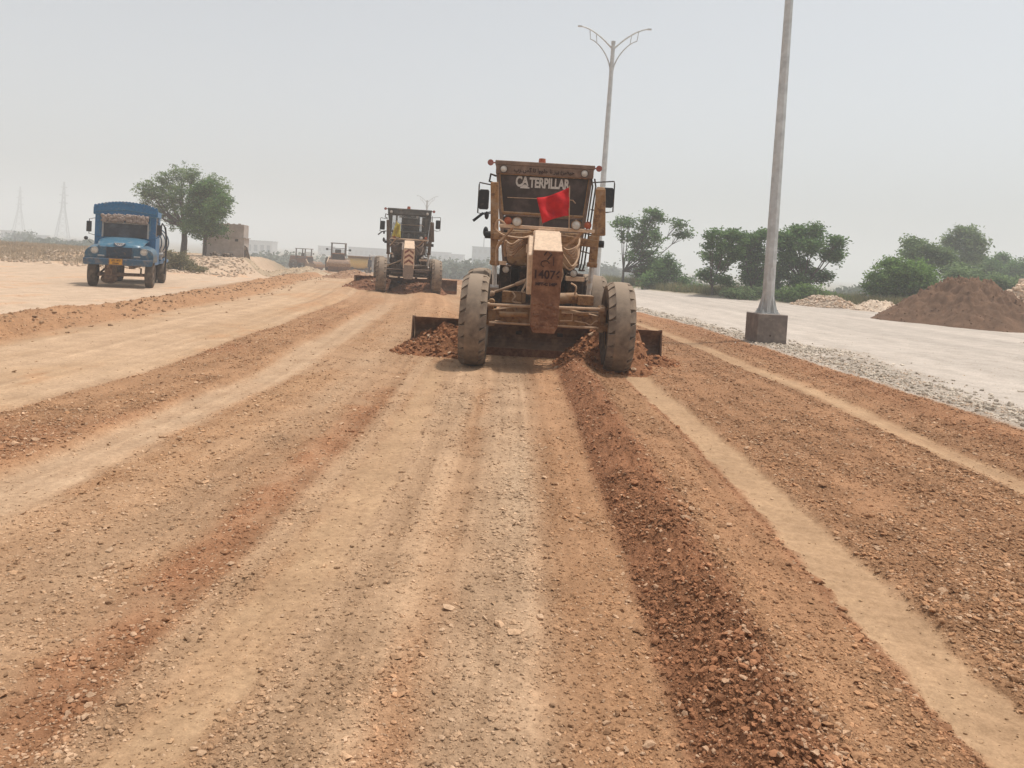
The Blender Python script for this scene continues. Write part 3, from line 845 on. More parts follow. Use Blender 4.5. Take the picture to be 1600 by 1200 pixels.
    m.box(-.93, .99, y0 - .06, y1 + .1, 3.42, 3.50); m.box(-.91, .97, y0 - .05, y0 - .01, 3.25, 3.42); m.box(-.91, -.87, y0 - .01, y1 + .05, 3.25, 3.42); m.box(.93, .97, y0 - .01, y1 + .05, 3.25, 3.42); m.box(-.87, .93, y1 + .01, y1 + .05, 3.25, 3.42)
    m.build('roof', o_['visor'], cabo, bevel=.012)
    gl = M['glass_clear'] if o_.get('open') else M['glass']
    def pane(name, z0, z1, xa, xb, y=y0 + .035):
        m = MB(); m.box(0, 0, 0, 0, 0, 0); m.v.clear(); m.f.clear(); m.sm.clear()
        a0 = xl(z0) + .07 if xa is None else xa; a1 = xl(z1) + .07 if xa is None else xa
        b0 = xr(z0) - .07 if xb is None else xb; b1 = xr(z1) - .07 if xb is None else xb
        r = .06; pts = []
        for (cx, cz, t0) in ((b0 - r, z0 + r, -90), (b1 - r, z1 - r, 0), (a1 + r, z1 - r, 90), (a0 + r, z0 + r, 180)):
            for k in range(5):
                t = rad(t0 + k * 22.5); pts.append((cx + r * math.cos(t), cz + r * math.sin(t)))
        m.prism(pts, y, y + .012, 'Y')
        return m.build(name, gl, cabo)
    ws = pane('windshield', 2.515, 3.26, None, None)
    q = MB(); r_ = [(xl(2.52) + .07, 2.51), (xr(2.52) - .07, 2.51), (xr(3.26) - .07, 3.262), (xl(3.26) + .07, 3.262)]
    q.tube([(a_, y0 + .015, c_) for a_, c_ in r_ + r_[:1]], .03, 6); q.build('windshield_frame', T if not o_.get('open') else o_['visor'], cabo)
    pane('lower_window', 2.225, 2.445, None, -.025); pane('lower_window', 2.225, 2.445, .065, None)
    pane('rear_window', 2.3, 2.95, -.7, .78, y1 + .03)
    m = MB()
    for fx, s in ((xl, 1), (xr, -1)):
        a = fx(2.1) + s * .02; b_ = fx(3.25) + s * .02
        m.add([(a, y0 + .1, 2.1), (b_, y0 + .1, 3.25), (b_, y1, 3.25), (a, y1, 2.1)], [(0, 1, 2, 3)])
    m.split('side_window', M['glass_clear'] if o_.get('open') else M['glass'], cabo)
    m = MB()     # window rubber and the wiper rail
    for (a, b_) in (((xl(2.52) + .085, 2.53), (xl(3.24) + .085, 3.235)), ((xr(2.52) - .085, 2.53), (xr(3.24) - .085, 3.235)), ((xl(2.52) + .12, 2.527), (xr(2.52) - .12, 2.527)), ((xl(3.24) + .1, 3.235), (xr(3.24) - .1, 3.235))):
        m.tube([(a[0], y0 + .03, a[1]), (b_[0], y0 + .03, b_[1])], .013, 6)
    m.build('window_seal', M['black'], cabo)
    m = MB(); m.tube([(-.66, y0 - .01, 2.80), (.60, y0 - .01, 2.82)], .008, 6); m.tube([(.60, y0 - .01, 2.82), (.66, y0 - .01, 2.76)], .012, 6); m.build('wiper', M['hose'], cabo)
    if o_.get('lettering'):
        text_obj('lettering', 'C', .27, (-.455, y0 + .026, 3.115), M['white'], ws, bold=.010, xscale=.66)
        text_obj('lettering', 'A', .24, (-.335, y0 + .026, 3.130), M['white'], ws, bold=.010, xscale=.72)
        text_obj('lettering', 'TERPILLAR', .26, (.135, y0 + .026, 3.105), M['white'], ws, bold=.010, xscale=.625)
        t = MB(); t.prism([(-.43, 3.01), (-.335, 3.075), (-.24, 3.01), (-.25, 2.995), (-.42, 2.995)], y0 + .022, y0 + .030, 'Y'); t.build('lettering', M['white'], ws)
        try: text_obj('lettering', o_['script'], .105, (.02, y0 - .058, 3.335), M['ink'], cabo, bold=.003, xscale=.95)
        except Exception: pass
    elif o_.get('open'):
        m = MB(); m.box(-.42, .40, y0 - .005, y0 + .008, 3.10, 3.22); b2 = m.build('sun_strip', M['strip'], cabo)
        text_obj('lettering', 'CATERPILLAR', .13, (0, y0 - .012, 3.16), M['black'], b2, bold=.003, xscale=.78)
    for s, x in ((-1, -.76), (1, .79)): lamp('roof_light', cabo, x, y0 - .12, 3.33, .072, M['lens'], D)
    for x, xx_ in ((-1.02, -.93), (1.07, .99)):
        m = MB(); m.cyl((x, y0 - .04, 3.45), (x, y0, 3.45), .058, n=20); m.tube([(x, y0 - .01, 3.45), (xx_, y0, 3.455)], .014, 6); m.build('marker_lamp', M['redlens'], cabo)
    m = MB(); m.cyl((-.02, 3.9, 3.50), (-.02, 3.9, 3.53), .09); m.cyl((-.02, 3.9, 3.53), (-.02, 3.9, 3.63), .075, .065); m.build('beacon', M['orange'], cabo)
    # mirrors
    for s, xm, zm, xb_ in ((-1, -1.10, 2.71, -.90), (1, 1.26, 2.88, .96)):
        m = MB(); m.tube([(xb_, 3.5, zm + .30), (xm - .10 * -s, 3.33, zm + .33), (xm + .105 * s, 3.3, zm + .28), (xm + .105 * s, 3.3, zm - .25), (xm - .02 * s, 3.3, zm - .27), (xb_, 3.5, zm - .22)], .013, 6)
        if s < 0: m.tube([(xb_, 3.5, 3.2), (-1.0, 3.4, 3.22), (-1.02, 3.38, 3.08), (-.92, 3.45, 3.05)], .02, 6)
        b_ = m.build('mirror_bracket', D, cabo)
        m = MB(); m.prism([(xm - .075, zm - .18), (xm - .095, zm - .15), (xm - .095, zm + .17), (xm - .075, zm + .20), (xm + .075, zm + .20), (xm + .095, zm + .17), (xm + .095, zm - .15), (xm + .075, zm - .18)], 3.27, 3.32, 'Y')
        m.build('mirror', M['black'], b_, bevel=.01)
    m = MB(); m.bar((-1.28, 3.25, 2.30), (-1.10, 3.3, 2.46), .02, .05); m.tube([(-1.10, 3.3, 2.46), (-.95, 3.4, 2.5)], .012, 6); m.ball((-1.03, 3.3, 2.42), .06, 10, 8, (.7, .6, 1.3)); m.ball((-1.02, 3.0, 2.10), .07, 10, 8, (.7, .6, 1.4)); m.tube([(-1.02, 3.0, 2.1), (-.8, 2.0, 2.08)], .012, 6)
    m.build('warning_horn', M['black'], cabo)
    # inside: seat, console, steering wheel
    m = MB(); m.box(-.2, .3, 4.4, 4.55, 2.1, 2.75); m.box(-.2, .3, 4.0, 4.5, 1.95, 2.1); m.build('driver_seat', D, cabo, bevel=.04)
    m = MB(); m.box(-.12, .2, 3.62, 3.8, 1.7, 2.4)
    m.lathe([(-.012, .19), (.012, .19), (.012, .215), (-.012, .215)], (.04, 3.75, 2.45), 'Z', 24, closed=True); m.build('console', D, cabo, bevel=.01)
    # ---- engine hood, tandem and rear wheels
    m = MB(); m.box(-.52, .62, 5.1, 8.1, 1.25, 2.25); m.box(-.45, .55, 5.3, 7.9, 1.0, 1.25); hd = m.build('engine_hood', T, g, bevel=.03)
    m = MB(); m.cyl((.3, 6.2, 2.25), (.3, 6.2, 2.95), .06); m.cyl((-.2, 6.6, 2.25), (-.2, 6.6, 2.6), .1); m.split('exhaust_pipe', M['rust'], hd)
    for s, x in ((-1, -1.20), (1, 1.30)):
        m = MB(); m.box(x - s * .33 - .09, x - s * .33 + .09, 4.75, 7.1, .5, .88); m.build('tandem_case', D, g, bevel=.05)
        for y in (5.15, 6.70): make_wheel(g, x, y, .68, s, 9 + int(y), R=.68, W=.42, mats=mt)
    m = MB(); m.box(-.9, 1.0, 5.7, 6.1, .55, .8); m.build('rear_axle', D, g)
    return g

def flag(name, label, cat, loc, rz, corners, mat, pole, group=None, seed=0):
    f = empty(name, loc, rz); tag(f, label, cat, group)
    a, b_, c_, d_ = [Vector(q) for q in corners]        # top hoist, top fly, bottom fly, bottom hoist
    m = MB()
    def fn(u, v):
        p = a.lerp(b_, u).lerp(d_.lerp(c_, u), v)
        k = .075 * math.sin(u * 9.5 + v * 2.6 + seed) * u ** .5 + .02 * math.sin(v * 9 + u * 5)
        s_ = -.03 * math.sin(PI * u) * (1 - v) + .02 * math.sin(PI * u) * v
        return (p.x, p.y + k, p.z + s_)
    m.sheet(fn, 20, 16); m.build('cloth', mat, f, solid=.003, fix=False)
    m = MB(); m.tube(pole, .009, 6); m.build('pole', M['hose'], f)
    return f

mm_, n_, b_ = new_mat('red cotton flag')
n_.links.new(mix(n_, (.54, .022, .024), (.40, .014, .018), noise_fac(n_, 9, .35, .65)[0]), b_.inputs['Base Color']); b_.inputs['Roughness'].default_value = .85
b_.inputs['Specular IOR Level'].default_value = .1
M['flagred'] = mm_
mm_, n_, b_ = new_mat('yellow cotton flag')
n_.links.new(mix(n_, (.52, .42, .06), (.38, .32, .07), noise_fac(n_, 9, .35, .65)[0]), b_.inputs['Base Color']); b_.inputs['Roughness'].default_value = .85
M['flagyellow'] = mm_
M['chev'] = paint('faded red chevrons', (.22, .07, .05), amount=.3, top=0)
M['strip'] = paint('grey windscreen strip', (.3, .3, .28), amount=.2, top=0)
M['tan2'] = paint('weathered grader paint', (0.11, 0.075, 0.05), dust=(.17, .12, .085), amount=0.4, rust=(0.07, 0.045, 0.03))
M['visor2'] = paint('greyed dark cab paint', (0.10, 0.098, 0.088), dust=(0.18, 0.16, 0.14), amount=0.4)
M['nose2'] = paint('dusty grey nose plate', (0.27, 0.20, 0.155), dust=(.2, .15, .115), amount=0.4)
M['bright2'] = paint('dusty rods', (.16, .11, .08), dust=(.25, .18, .13), amount=.4)

G1 = ((-.067, 12.0, ground_z(-.97, 12) + .0), rad(2.3))
SCR = ''.join(chr(c) for c in (0xFE8F, 0xFEAE, 0x20, 0xFEB2, 0xFB94, 0x20, 0xFE8E, 0xFE97, 0x20, 0xFE8D, 0xFEEE, 0xFEED, 0xFEE0, 0xFE9F, 0x20, 0xFE8E, 0xFEE7, 0x20, 0xFEAE, 0xFEF4, 0xFE91, 0x20, 0xFE8A, 0xFEC0, 0xFEF4, 0xFEA3))
make_grader('motor_grader', G1[0], G1[1], 'tan motor grader with a red flag, nearest machine on the red fill',
            dict(tan=M['tan'], axle=M['tan'], bright=M['hose'], side=M['cream'], nose=M['rust'], visor=M['visor'], nose_text=True, lettering=True, script=SCR))
flag('red_flag', 'red cloth flag on a thin stick in front of the near grader cab', 'flag', G1[0], G1[1],
     [(.355, .70, 2.81), (-.155, .66, 2.60), (-.035, .66, 2.21), (.375, .70, 2.36)], M['flagred'], [(.39, .72, 2.12), (.355, .70, 2.83)], seed=1)
E_ = at(637, 450, 31.2)
G2 = ((E_.x - .06, 31.2, ground_z(E_.x, 31.2)), rad(10.8))
make_grader('motor_grader', G2[0], G2[1], 'dark dusty motor grader with a yellow flag and striped nose, farther down the road',
            dict(tan=M['tan2'], axle=M['dark'], bright=M['bright2'], side=M['nose2'], nose=M['nose2'], visor=M['visor2'], open=True))
flag('yellow_flag', 'faded yellow flag hanging beside the far grader windshield', 'flag', G2[0], G2[1],
     [(-.52, .72, 2.85), (-.36, .70, 2.72), (-.32, .70, 2.18), (-.68, .72, 2.22)], M['flagyellow'], [(-.50, .74, 2.1), (-.52, .73, 2.88)], seed=2)

# soil pushed up against the blades
def heap(name, label, X0, X1, Y0, Y1, fn, colr, seed, nst, rz=(.02, .055), cat='soil heap', nx=120, ny=90, pale=.06):
    X = np.linspace(X0, X1, nx)[None, :].repeat(ny, 0); Y = np.linspace(Y0, Y1, ny)[:, None].repeat(nx, 1)
    h = fn(X, Y)
    r = fbm(X * 6, Y * 6, 4, seed); zg = zone(X, Y)[0]
    Z = zg - .05 + h * (1 + r * .45) + r * .03 * (h > .02) + fbm(X * 22, Y * 22, 3, seed + 3) * .05 * (h > .03)
    Z = np.where(h < .004, zg - .08, Z)
    cc = np.array(colr)[None, None, :] * (1 + fbm(X * 3, Y * 3, 3, seed + 5)[..., None] * .5)
    me = grid_mesh(name, X, Y, Z, np.clip(cc, 0, 1), np.ones_like(X)); me.materials.append(M['soil'])
    o = bpy.data.objects.new(name, me); COL.objects.link(o); tag(o, label, cat)
    if nst:
        rg = np.random.default_rng(seed)
        xx = rg.uniform(X0, X1, nst * 3); yy = rg.uniform(Y0, Y1, nst * 3); hh = fn(xx, yy)
        k = np.where(hh > .03)[0][:nst]; xx, yy = xx[k], yy[k]
        iy = np.clip(((yy - Y0) / (Y1 - Y0) * (ny - 1)).round().astype(int), 0, ny - 1); ix = np.clip(((xx - X0) / (X1 - X0) * (nx - 1)).round().astype(int), 0, nx - 1)
        R = rg.uniform(rz[0], rz[1], len(xx)); P = np.stack([xx, yy, Z[iy, ix] + R * .2], -1)
        c = np.array(colr)[None] * rg.uniform(.75, 1.35, len(xx))[:, None]
        pl = (rg.uniform(0, 1, len(xx)) < pale)[:, None]; c = np.where(pl, np.array([[.45, .32, .22]]), c)
        sm = stones_mesh('clods', P, R, c, .75, seed); sm.materials.append(M['soil'])
        s_ = bpy.data.objects.new('clods', sm); COL.objects.link(s_); s_.parent = o; s_['kind'] = 'stuff'
    return o
REDS = (.27, .125, .062)
heap('soil_heap', 'reddish clods heaped against the left end of the near grader blade', -2.7, -1.0, 12.35, 13.5,
     lambda X, Y: np.clip(.50 * ss(-2.75, -1.3, X) * ss(12.45 + .0 * X, 13.35, Y) + .10 * ss(-2.7, -2.0, X) * ss(12.4, 12.7, Y) - .02, 0, .52), REDS, 21, 520, (.018, .045))
heap('soil_heap', 'red earth rolling in front of the near blade between the front wheels', -.1, 1.75, 11.5, 13.5,
     lambda X, Y: np.clip(.50 * ss(11.9 - (X - .9) * .0, 13.3, Y + (X - .8) * .5) * ss(.15, 1.0, X) * (1 - ss(1.5, 1.75, X)) + .10 * ss(.0, .5, X) * (1 - ss(1.3, 1.7, X)) * ss(11.5, 11.9, Y), 0, .55), REDS, 22, 420, (.018, .05))
heap('soil_heap', 'thin line of red earth along the right end of the near grader blade', 1.3, 2.5, 12.7, 13.6,
     lambda X, Y: np.clip(.16 * ss(1.3, 1.5, X) * (1 - ss(1.9, 2.4, X)) * ss(12.75, 13.3, Y), 0, .2), REDS, 23, 130)
gx = G2[0][0]
heap('soil_heap', 'brown earth heaped against the left end of the far grader blade', gx - 3.2, gx - .8, 31.0, 32.9,
     lambda X, Y: np.clip(.50 * ss(gx - 3.0, gx - 1.7, X) * ss(31.4, 32.3, Y), 0, .5), (.24, .12, .07), 24, 160, (.03, .07))
heap('soil_heap', 'low ridge of red earth under the far grader between its wheels', gx - .9, gx + 1.6, 30.4, 32.9,
     lambda X, Y: np.clip(.33 * ss(30.6, 32.0, Y) * ss(gx - .9, gx - .3, X) * (1 - ss(gx + 1.0, gx + 1.6, X)), 0, .4), (.24, .115, .065), 25, 120, (.03, .06))
# ------------------------------------------------------------------ blue water tanker
M['blue'] = paint('deep blue truck paint', (.022, .15, .33), dust=(.15, .18, .2), amount=.12, rough=.4, top=.15, bump=.03)
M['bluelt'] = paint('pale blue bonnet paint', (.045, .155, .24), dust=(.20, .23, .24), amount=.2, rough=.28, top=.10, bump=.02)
M['bluedk'] = paint('dusty blue steel', (.035, .095, .165), dust=(.22, .17, .13), amount=.35, rough=.55, top=.2)
M['bluefen'] = paint('darker blue wing paint', (.035, .115, .19), dust=(.20, .20, .18), amount=.3, rough=.4, top=.15)  # wings are a darker blue than the bonnet
M['navy'] = paint('dark slatted grille', (.015, .022, .04), amount=.15, top=0)
M['plate'] = paint('orange number plate', (.62, .30, .02), dust=(.4, .25, .1), amount=.15, top=0)
M['mud'] = paint('muddy underbody', (.15, .09, .06), dust=(.30, .2, .135), amount=.6, scale=9)
M['silver'] = paint('grey painted tank', (.42, .43, .43), dust=(.36, .3, .24), amount=.4, rough=.5)
M['fringe'] = paint('beige tassel fringe', (.27, .21, .18), dust=(.36, .29, .25), amount=.6, scale=14, bump=.6)
M['skin'] = paint('skin', (.22, .12, .08), amount=.05, top=0, bump=0)
def truck():
    p = at(185, 450, 28.8)
    t = empty('tanker_truck', (p.x, 28.8, p.z), rad(21))
    tag(t, 'old blue water tanker truck with scalloped cab roof and orange number plate', 'truck')
    # cab shell
    m = MB(); W = 1.06
    crown = []
    for k in range(25):
        a = -1 + 2 * k / 24; crown.append((a * 1.12, 3.16 - .19 * a * a))
    m.prism([(-1.12, 2.72)] + crown + [(1.12, 2.72)], 1.15, 1.20, 'Y')      # visor board
    m.prism([(-1.10, 2.70)] + [(x * .98, z - .05) for x, z in crown] + [(1.10, 2.70)], 1.20, 2.75, 'Y')
    for s in (-1, 1):
        m.box(min(s * .80, s * 1.06), max(s * .80, s * 1.06), 1.22, 1.30, 1.85, 2.72)
        m.box(min(s * 1.02, s * 1.07), max(s * 1.02, s * 1.07), 1.30, 2.7, .85, 1.95); m.box(min(s * 1.02, s * 1.07), max(s * 1.02, s * 1.07), 2.2, 2.7, 1.95, 2.72)
    m.box(-1.02, 1.02, 2.66, 2.72, .85, 2.72); m.box(-1.02, 1.02, 1.25, 1.3, .9, 1.86)
    cab = m.build('cab', M['blue'], t, bevel=.015)
    m = MB()
    for k in range(19):
        a = -1 + 2 * (k + .5) / 19; z = 3.16 - .19 * a * a
        m.cyl((a * 1.10, 1.12, z + .02), (a * 1.10, 1.24, z + .02), .062, n=12, smooth=False)
    m.build('scalloped_trim', M['blue'], cab)
    m = MB()
    for s in (-1, 1): m.tube([(s * .86, 1.10, 1.95), (s * .86, 1.10, 2.68)], .02, 6)
    m.tube([(-1.10, 1.12, 2.80), (0, 1.12, 2.92), (1.10, 1.12, 2.80)], .014, 6); m.tube([(-1.10, 1.12, 2.70), (1.10, 1.12, 2.70)], .02, 6)
    m.build('trim_strip', M['bluelt'], cab)
    m = MB(); m.box(-.80, .80, 1.245, 1.255, 1.88, 2.42); m.build('windshield', M['glass_blue'], cab)
    m = MB(); m.prism([(-.82, 1.86), (-.82, 2.44), (.82, 2.44), (.82, 1.86), (.76, 1.86), (.76, 2.39), (-.76, 2.39), (-.76, 1.86)], 1.20, 1.235, 'Y'); m.build('windshield_frame', M['silver'], cab)
    m = MB()
    for s in (-1, 1): m.box(min(s * 1.03, s * 1.045), max(s * 1.03, s * 1.045), 1.32, 2.18, 1.97, 2.68)
    m.build('side_window', M['glass'], cab)
    m = MB(); rr = random.Random(3)
    for k in range(300):
        x = rr.uniform(-.82, .80); z = rr.uniform(2.42, 2.66) + .06 * math.cos(x * 1.6); m.ball((x, rr.uniform(1.02, 1.12), z), rr.uniform(.035, .06), 7, 5, (1, .8, 1.2))
    m.build('fringe', M['fringe'], cab)
    # bonnet: rounded, wider at the back
    m = MB()
    def hood(u, v):
        y = -.10 + 1.36 * v; a = (u - .5) * 2
        w_ = .74 + .12 * v ** .8; top = 1.54 + .33 * (1 - (1 - v) ** 2.2)
        if v < .12: top -= .30 * (1 - v / .12) ** 2
        z = top - .12 * abs(a) ** 4.0
        return (a * w_, y, z)
    m.sheet(hood, 18, 18); m.build('bonnet', M['bluelt'], t, solid=.02)
    m = MB(); m.box(-.52, .52, -.08, 1.2, 1.0, 1.26); m.prism([(-.50, 1.2), (-.50, 1.42), (.50, 1.42), (.50, 1.2)], .02, 1.2, 'Y'); m.build('nose', M['bluedk'], t, bevel=.02)
    for s in (-1, 1):
        m = MB()
        def fen(u, v, s=s):
            y = -.12 + 1.5 * v; a = u
            x = .46 + .68 * math.sin(a * PI / 2) ** .75
            top = 1.62 - .12 * (1 - math.sin(min(1, v * 1.6) * PI / 2)) - .10 * max(0, v - .55)
            z = .98 + (top - .98) * math.cos(a * PI / 2) ** .36 if u < 1 else .98
            return (s * x, y, z)
        m.sheet(fen, 14, 16)
        pts = [fen(u / 14, 0) for u in range(15)]
        m.prism([(p_[0], p_[2]) for p_ in pts] + [(s * .46, .98)], -.13, -.11, 'Y')
        m.build('fender', M['bluefen'], t, solid=.012)
        b = lamp('headlight', t, s * .82, -.15, 1.36, .105, M['lens'], M['silver'], .05)
        m = MB(); m.lathe([(-.02, .10), (-.03, .125), (0, .13)], (s * .82, -.14, 1.36), 'Y', 20); m.build('bezel', M['silver'], b)
        m = MB(); m.box(s * .60 - .11, s * .60 + .11, -.16, -.13, 1.15, 1.20); m.build('side_light', M['silver'], t, bevel=.01)
        m = MB(); m.box(s * .68 - .02, s * .68 + .02, -.15, -.125, 1.0, 1.55); m.build('grille_trim', M['bluedk'], t)
    m = MB(); m.box(-.45, .42, -.14, -.10, 1.14, 1.50)
    gr_ = m.build('grille', M['navy'], t)
    m = MB()
    for k in range(7): m.box(-.42, .40, -.155, -.145, 1.165 + k * .046, 1.18 + k * .046)
    m.box(-.46, -.43, -.16, -.12, 1.12, 1.52); m.box(.41, .44, -.16, -.12, 1.12, 1.52); m.build('grille_bar', M['bluedk'], gr_)
    m = MB(); e = [(-.20, 1.66), (.20, 1.66), (.15, 1.59), (.04, 1.52), (-.04, 1.52), (-.15, 1.59)]
    Mx = Matrix.Rotation(rad(-35), 4, 'X')
    m.prism([(-.21, 0), (-.19, .03), (.19, .03), (.21, 0), (.05, -.14), (-.05, -.14)], -.008, .008, 'Y'); m.v = [tuple(Mx @ Vector(v) + Vector((-.02, .02, 1.63))) for v in m.v]
    em = m.build('emblem', M['bluedk'], t)
    m = MB()
    for q in ([(-.17, .012), (.17, .012)], [(-.15, -.01), (-.03, -.10)], [(.15, -.01), (.03, -.10)], [(-.05, -.02), (.0, -.10)], [(.05, -.02), (0, -.10)]): m.tube([Mx @ Vector((a, -.012, c)) + Vector((-.02, .02, 1.63)) for a, c in q], .011, 5)
    m.build('emblem_line', M['white'], em)
    m = MB(); m.prism([(-1.13, .84), (-1.16, .90), (-1.16, 1.08), (1.14, 1.08), (1.14, .90), (1.10, .84)], -.30, -.20, 'Y'); m.build('bumper', M['bluedk'], t, bevel=.02)
    m = MB(); m.box(-.32, .16, -.325, -.31, .84, 1.10); fr = m.build('plate_holder', M['mud'], t)
    m = MB(); m.box(-.285, .125, -.335, -.327, .87, 1.07); pl = m.build('number_plate', M['plate'], fr)
    text_obj('number', 'LES 1473', .085, (-.08, -.340, 1.015), M['ink'], pl, bold=.002); text_obj('number', 'PUNJAB', .06, (-.08, -.340, .915), M['ink'], pl, bold=.002)
    # running gear
    m = MB(); m.box(-.42, -.32, 0, 6.6, .72, .9); m.box(.32, .42, 0, 6.6, .72, .9); m.build('chassis_rail', M['mud'], t)
    m = MB(); m.bar((-.95, .75, .48), (.95, .75, .48), .10, .11); m.box(-.55, -.30, .45, 1.6, .30, .85); m.ball((-.42, .7, .30), .24, 14, 10, (1.2, 1, .8)); m.bar((-.7, .3, .5), (-.6, 1.2, .7), .06, .05); m.bar((.7, .3, .5), (.6, 1.2, .7), .06, .05); m.tube([(-.8, .45, .42), (.8, .45, .46)], .025)
    m.build('front_axle', M['mud'], t)
    for s in (-1, 1):
        for y, dual in ((.75, 0), (4.9, 1)):
            for d in ((0,) if not dual else (0, -.34)):
                h = MB(); h.cyl((-.06 * s, 0, 0), (.12 * s, 0, 0), .11, .09, 14); wh = h.build('wheel', M['mud'], t); wh.location = (s * (.97 + d + (.03 if dual else 0)), y, .49)
                a = MB(); a.lathe([(-.10, .25), (-.14, .30), (-.15, .40), (-.125, .47), (-.05, .49), (.05, .49), (.125, .47), (.15, .40), (.14, .30), (.10, .25)], n=36); a.build('tyre', M['tyre'], wh)
                a = MB(); a.lathe([(-.09, .2), (-.09, .265), (.09, .265), (.09, .2), (.0, .17), (.0, .02)], n=24); a.build('rim', M['mud'], wh)
    # tank
    m = MB(); pr = []
    n = 40; vs = []; fs = []
    for j, (y, k) in enumerate(((2.95, .0), (2.95, .75), (3.0, .95), (3.08, 1), (6.7, 1), (6.78, .95), (6.83, .75), (6.83, 0))):
        for i in range(n):
            a = 2 * PI * i / n; vs.append((1.08 * k * math.cos(a), y, 1.72 + .80 * k * math.sin(a)))
    for j in range(7):
        for i in range(n): fs.append((j * n + i, j * n + (i + 1) % n, (j + 1) * n + (i + 1) % n, (j + 1) * n + i))
    m.add(vs, fs, True); tk = m.build('tank', M['silver'], t)
    m = MB()
    for y in (3.3, 4.9, 6.4):
        m.tube([(1.10 * math.cos(a), y, 1.72 + .82 * math.sin(a)) for a in [2 * PI * k / 40 for k in range(41)]], .025, 6)
    m.build('tank_band', M['bluedk'], tk)
    m = MB(); m.box(-1.08, 1.08, 2.9, 6.8, .86, .98); m.box(.75, 1.12, 4.2, 5.6, .98, 1.12); m.box(-1.12, -.75, 4.2, 5.6, .98, 1.12); m.box(.9, 1.12, 3.0, 3.9, 1.0, 1.35); m.build('tank_bed', M['blue'], t, bevel=.01)
    m = MB(); m.tube([(1.02, 3.0, 2.25), (1.12, 3.05, 2.52), (1.22, 3.2, 2.35), (1.26, 3.4, 1.9), (1.25, 3.6, 1.0), (1.22, 3.7, .45)], .035, 8); m.tube([(1.0, 3.1, 1.2), (1.18, 3.2, 1.35), (1.20, 3.3, 1.15), (1.05, 3.4, 1.1)], .04, 8)
    m.build('delivery_hose', M['black'], t)
    m = MB(); m.cyl((.95, 3.0, 1.25), (1.2, 3.0, 1.25), .1); m.cyl((1.1, 3.0, 1.05), (1.1, 3.0, 1.5), .06); m.build('pump', M['silver'], t)
    for s, x in ((-1, -1.24), (1, 1.20)):
        m = MB(); m.tube([(s * 1.06, 1.3, 2.55), (x, 1.15, 2.5), (x, 1.15, 1.95), (s * 1.06, 1.3, 1.9)], .013, 6); b_ = m.build('mirror_bracket', M['black'], cab)
        m = MB(); m.box(x - .09, x + .09, 1.10, 1.14, 2.02, 2.42); m.build('mirror', M['black'], b_, bevel=.03)
    m = MB(); m.ball((-1.17, .2, 1.78), .07, 10, 8); m.tube([(-1.17, .2, 1.78), (-1.0, .3, 1.6)], .01, 5); m.build('fender_mirror', M['black'], t)
    m = MB(); m.box(-1.28, -1.10, 2.3, 2.7, .75, 1.15); m.build('step_box', M['bluedk'], t, bevel=.02)
    return t
truck()

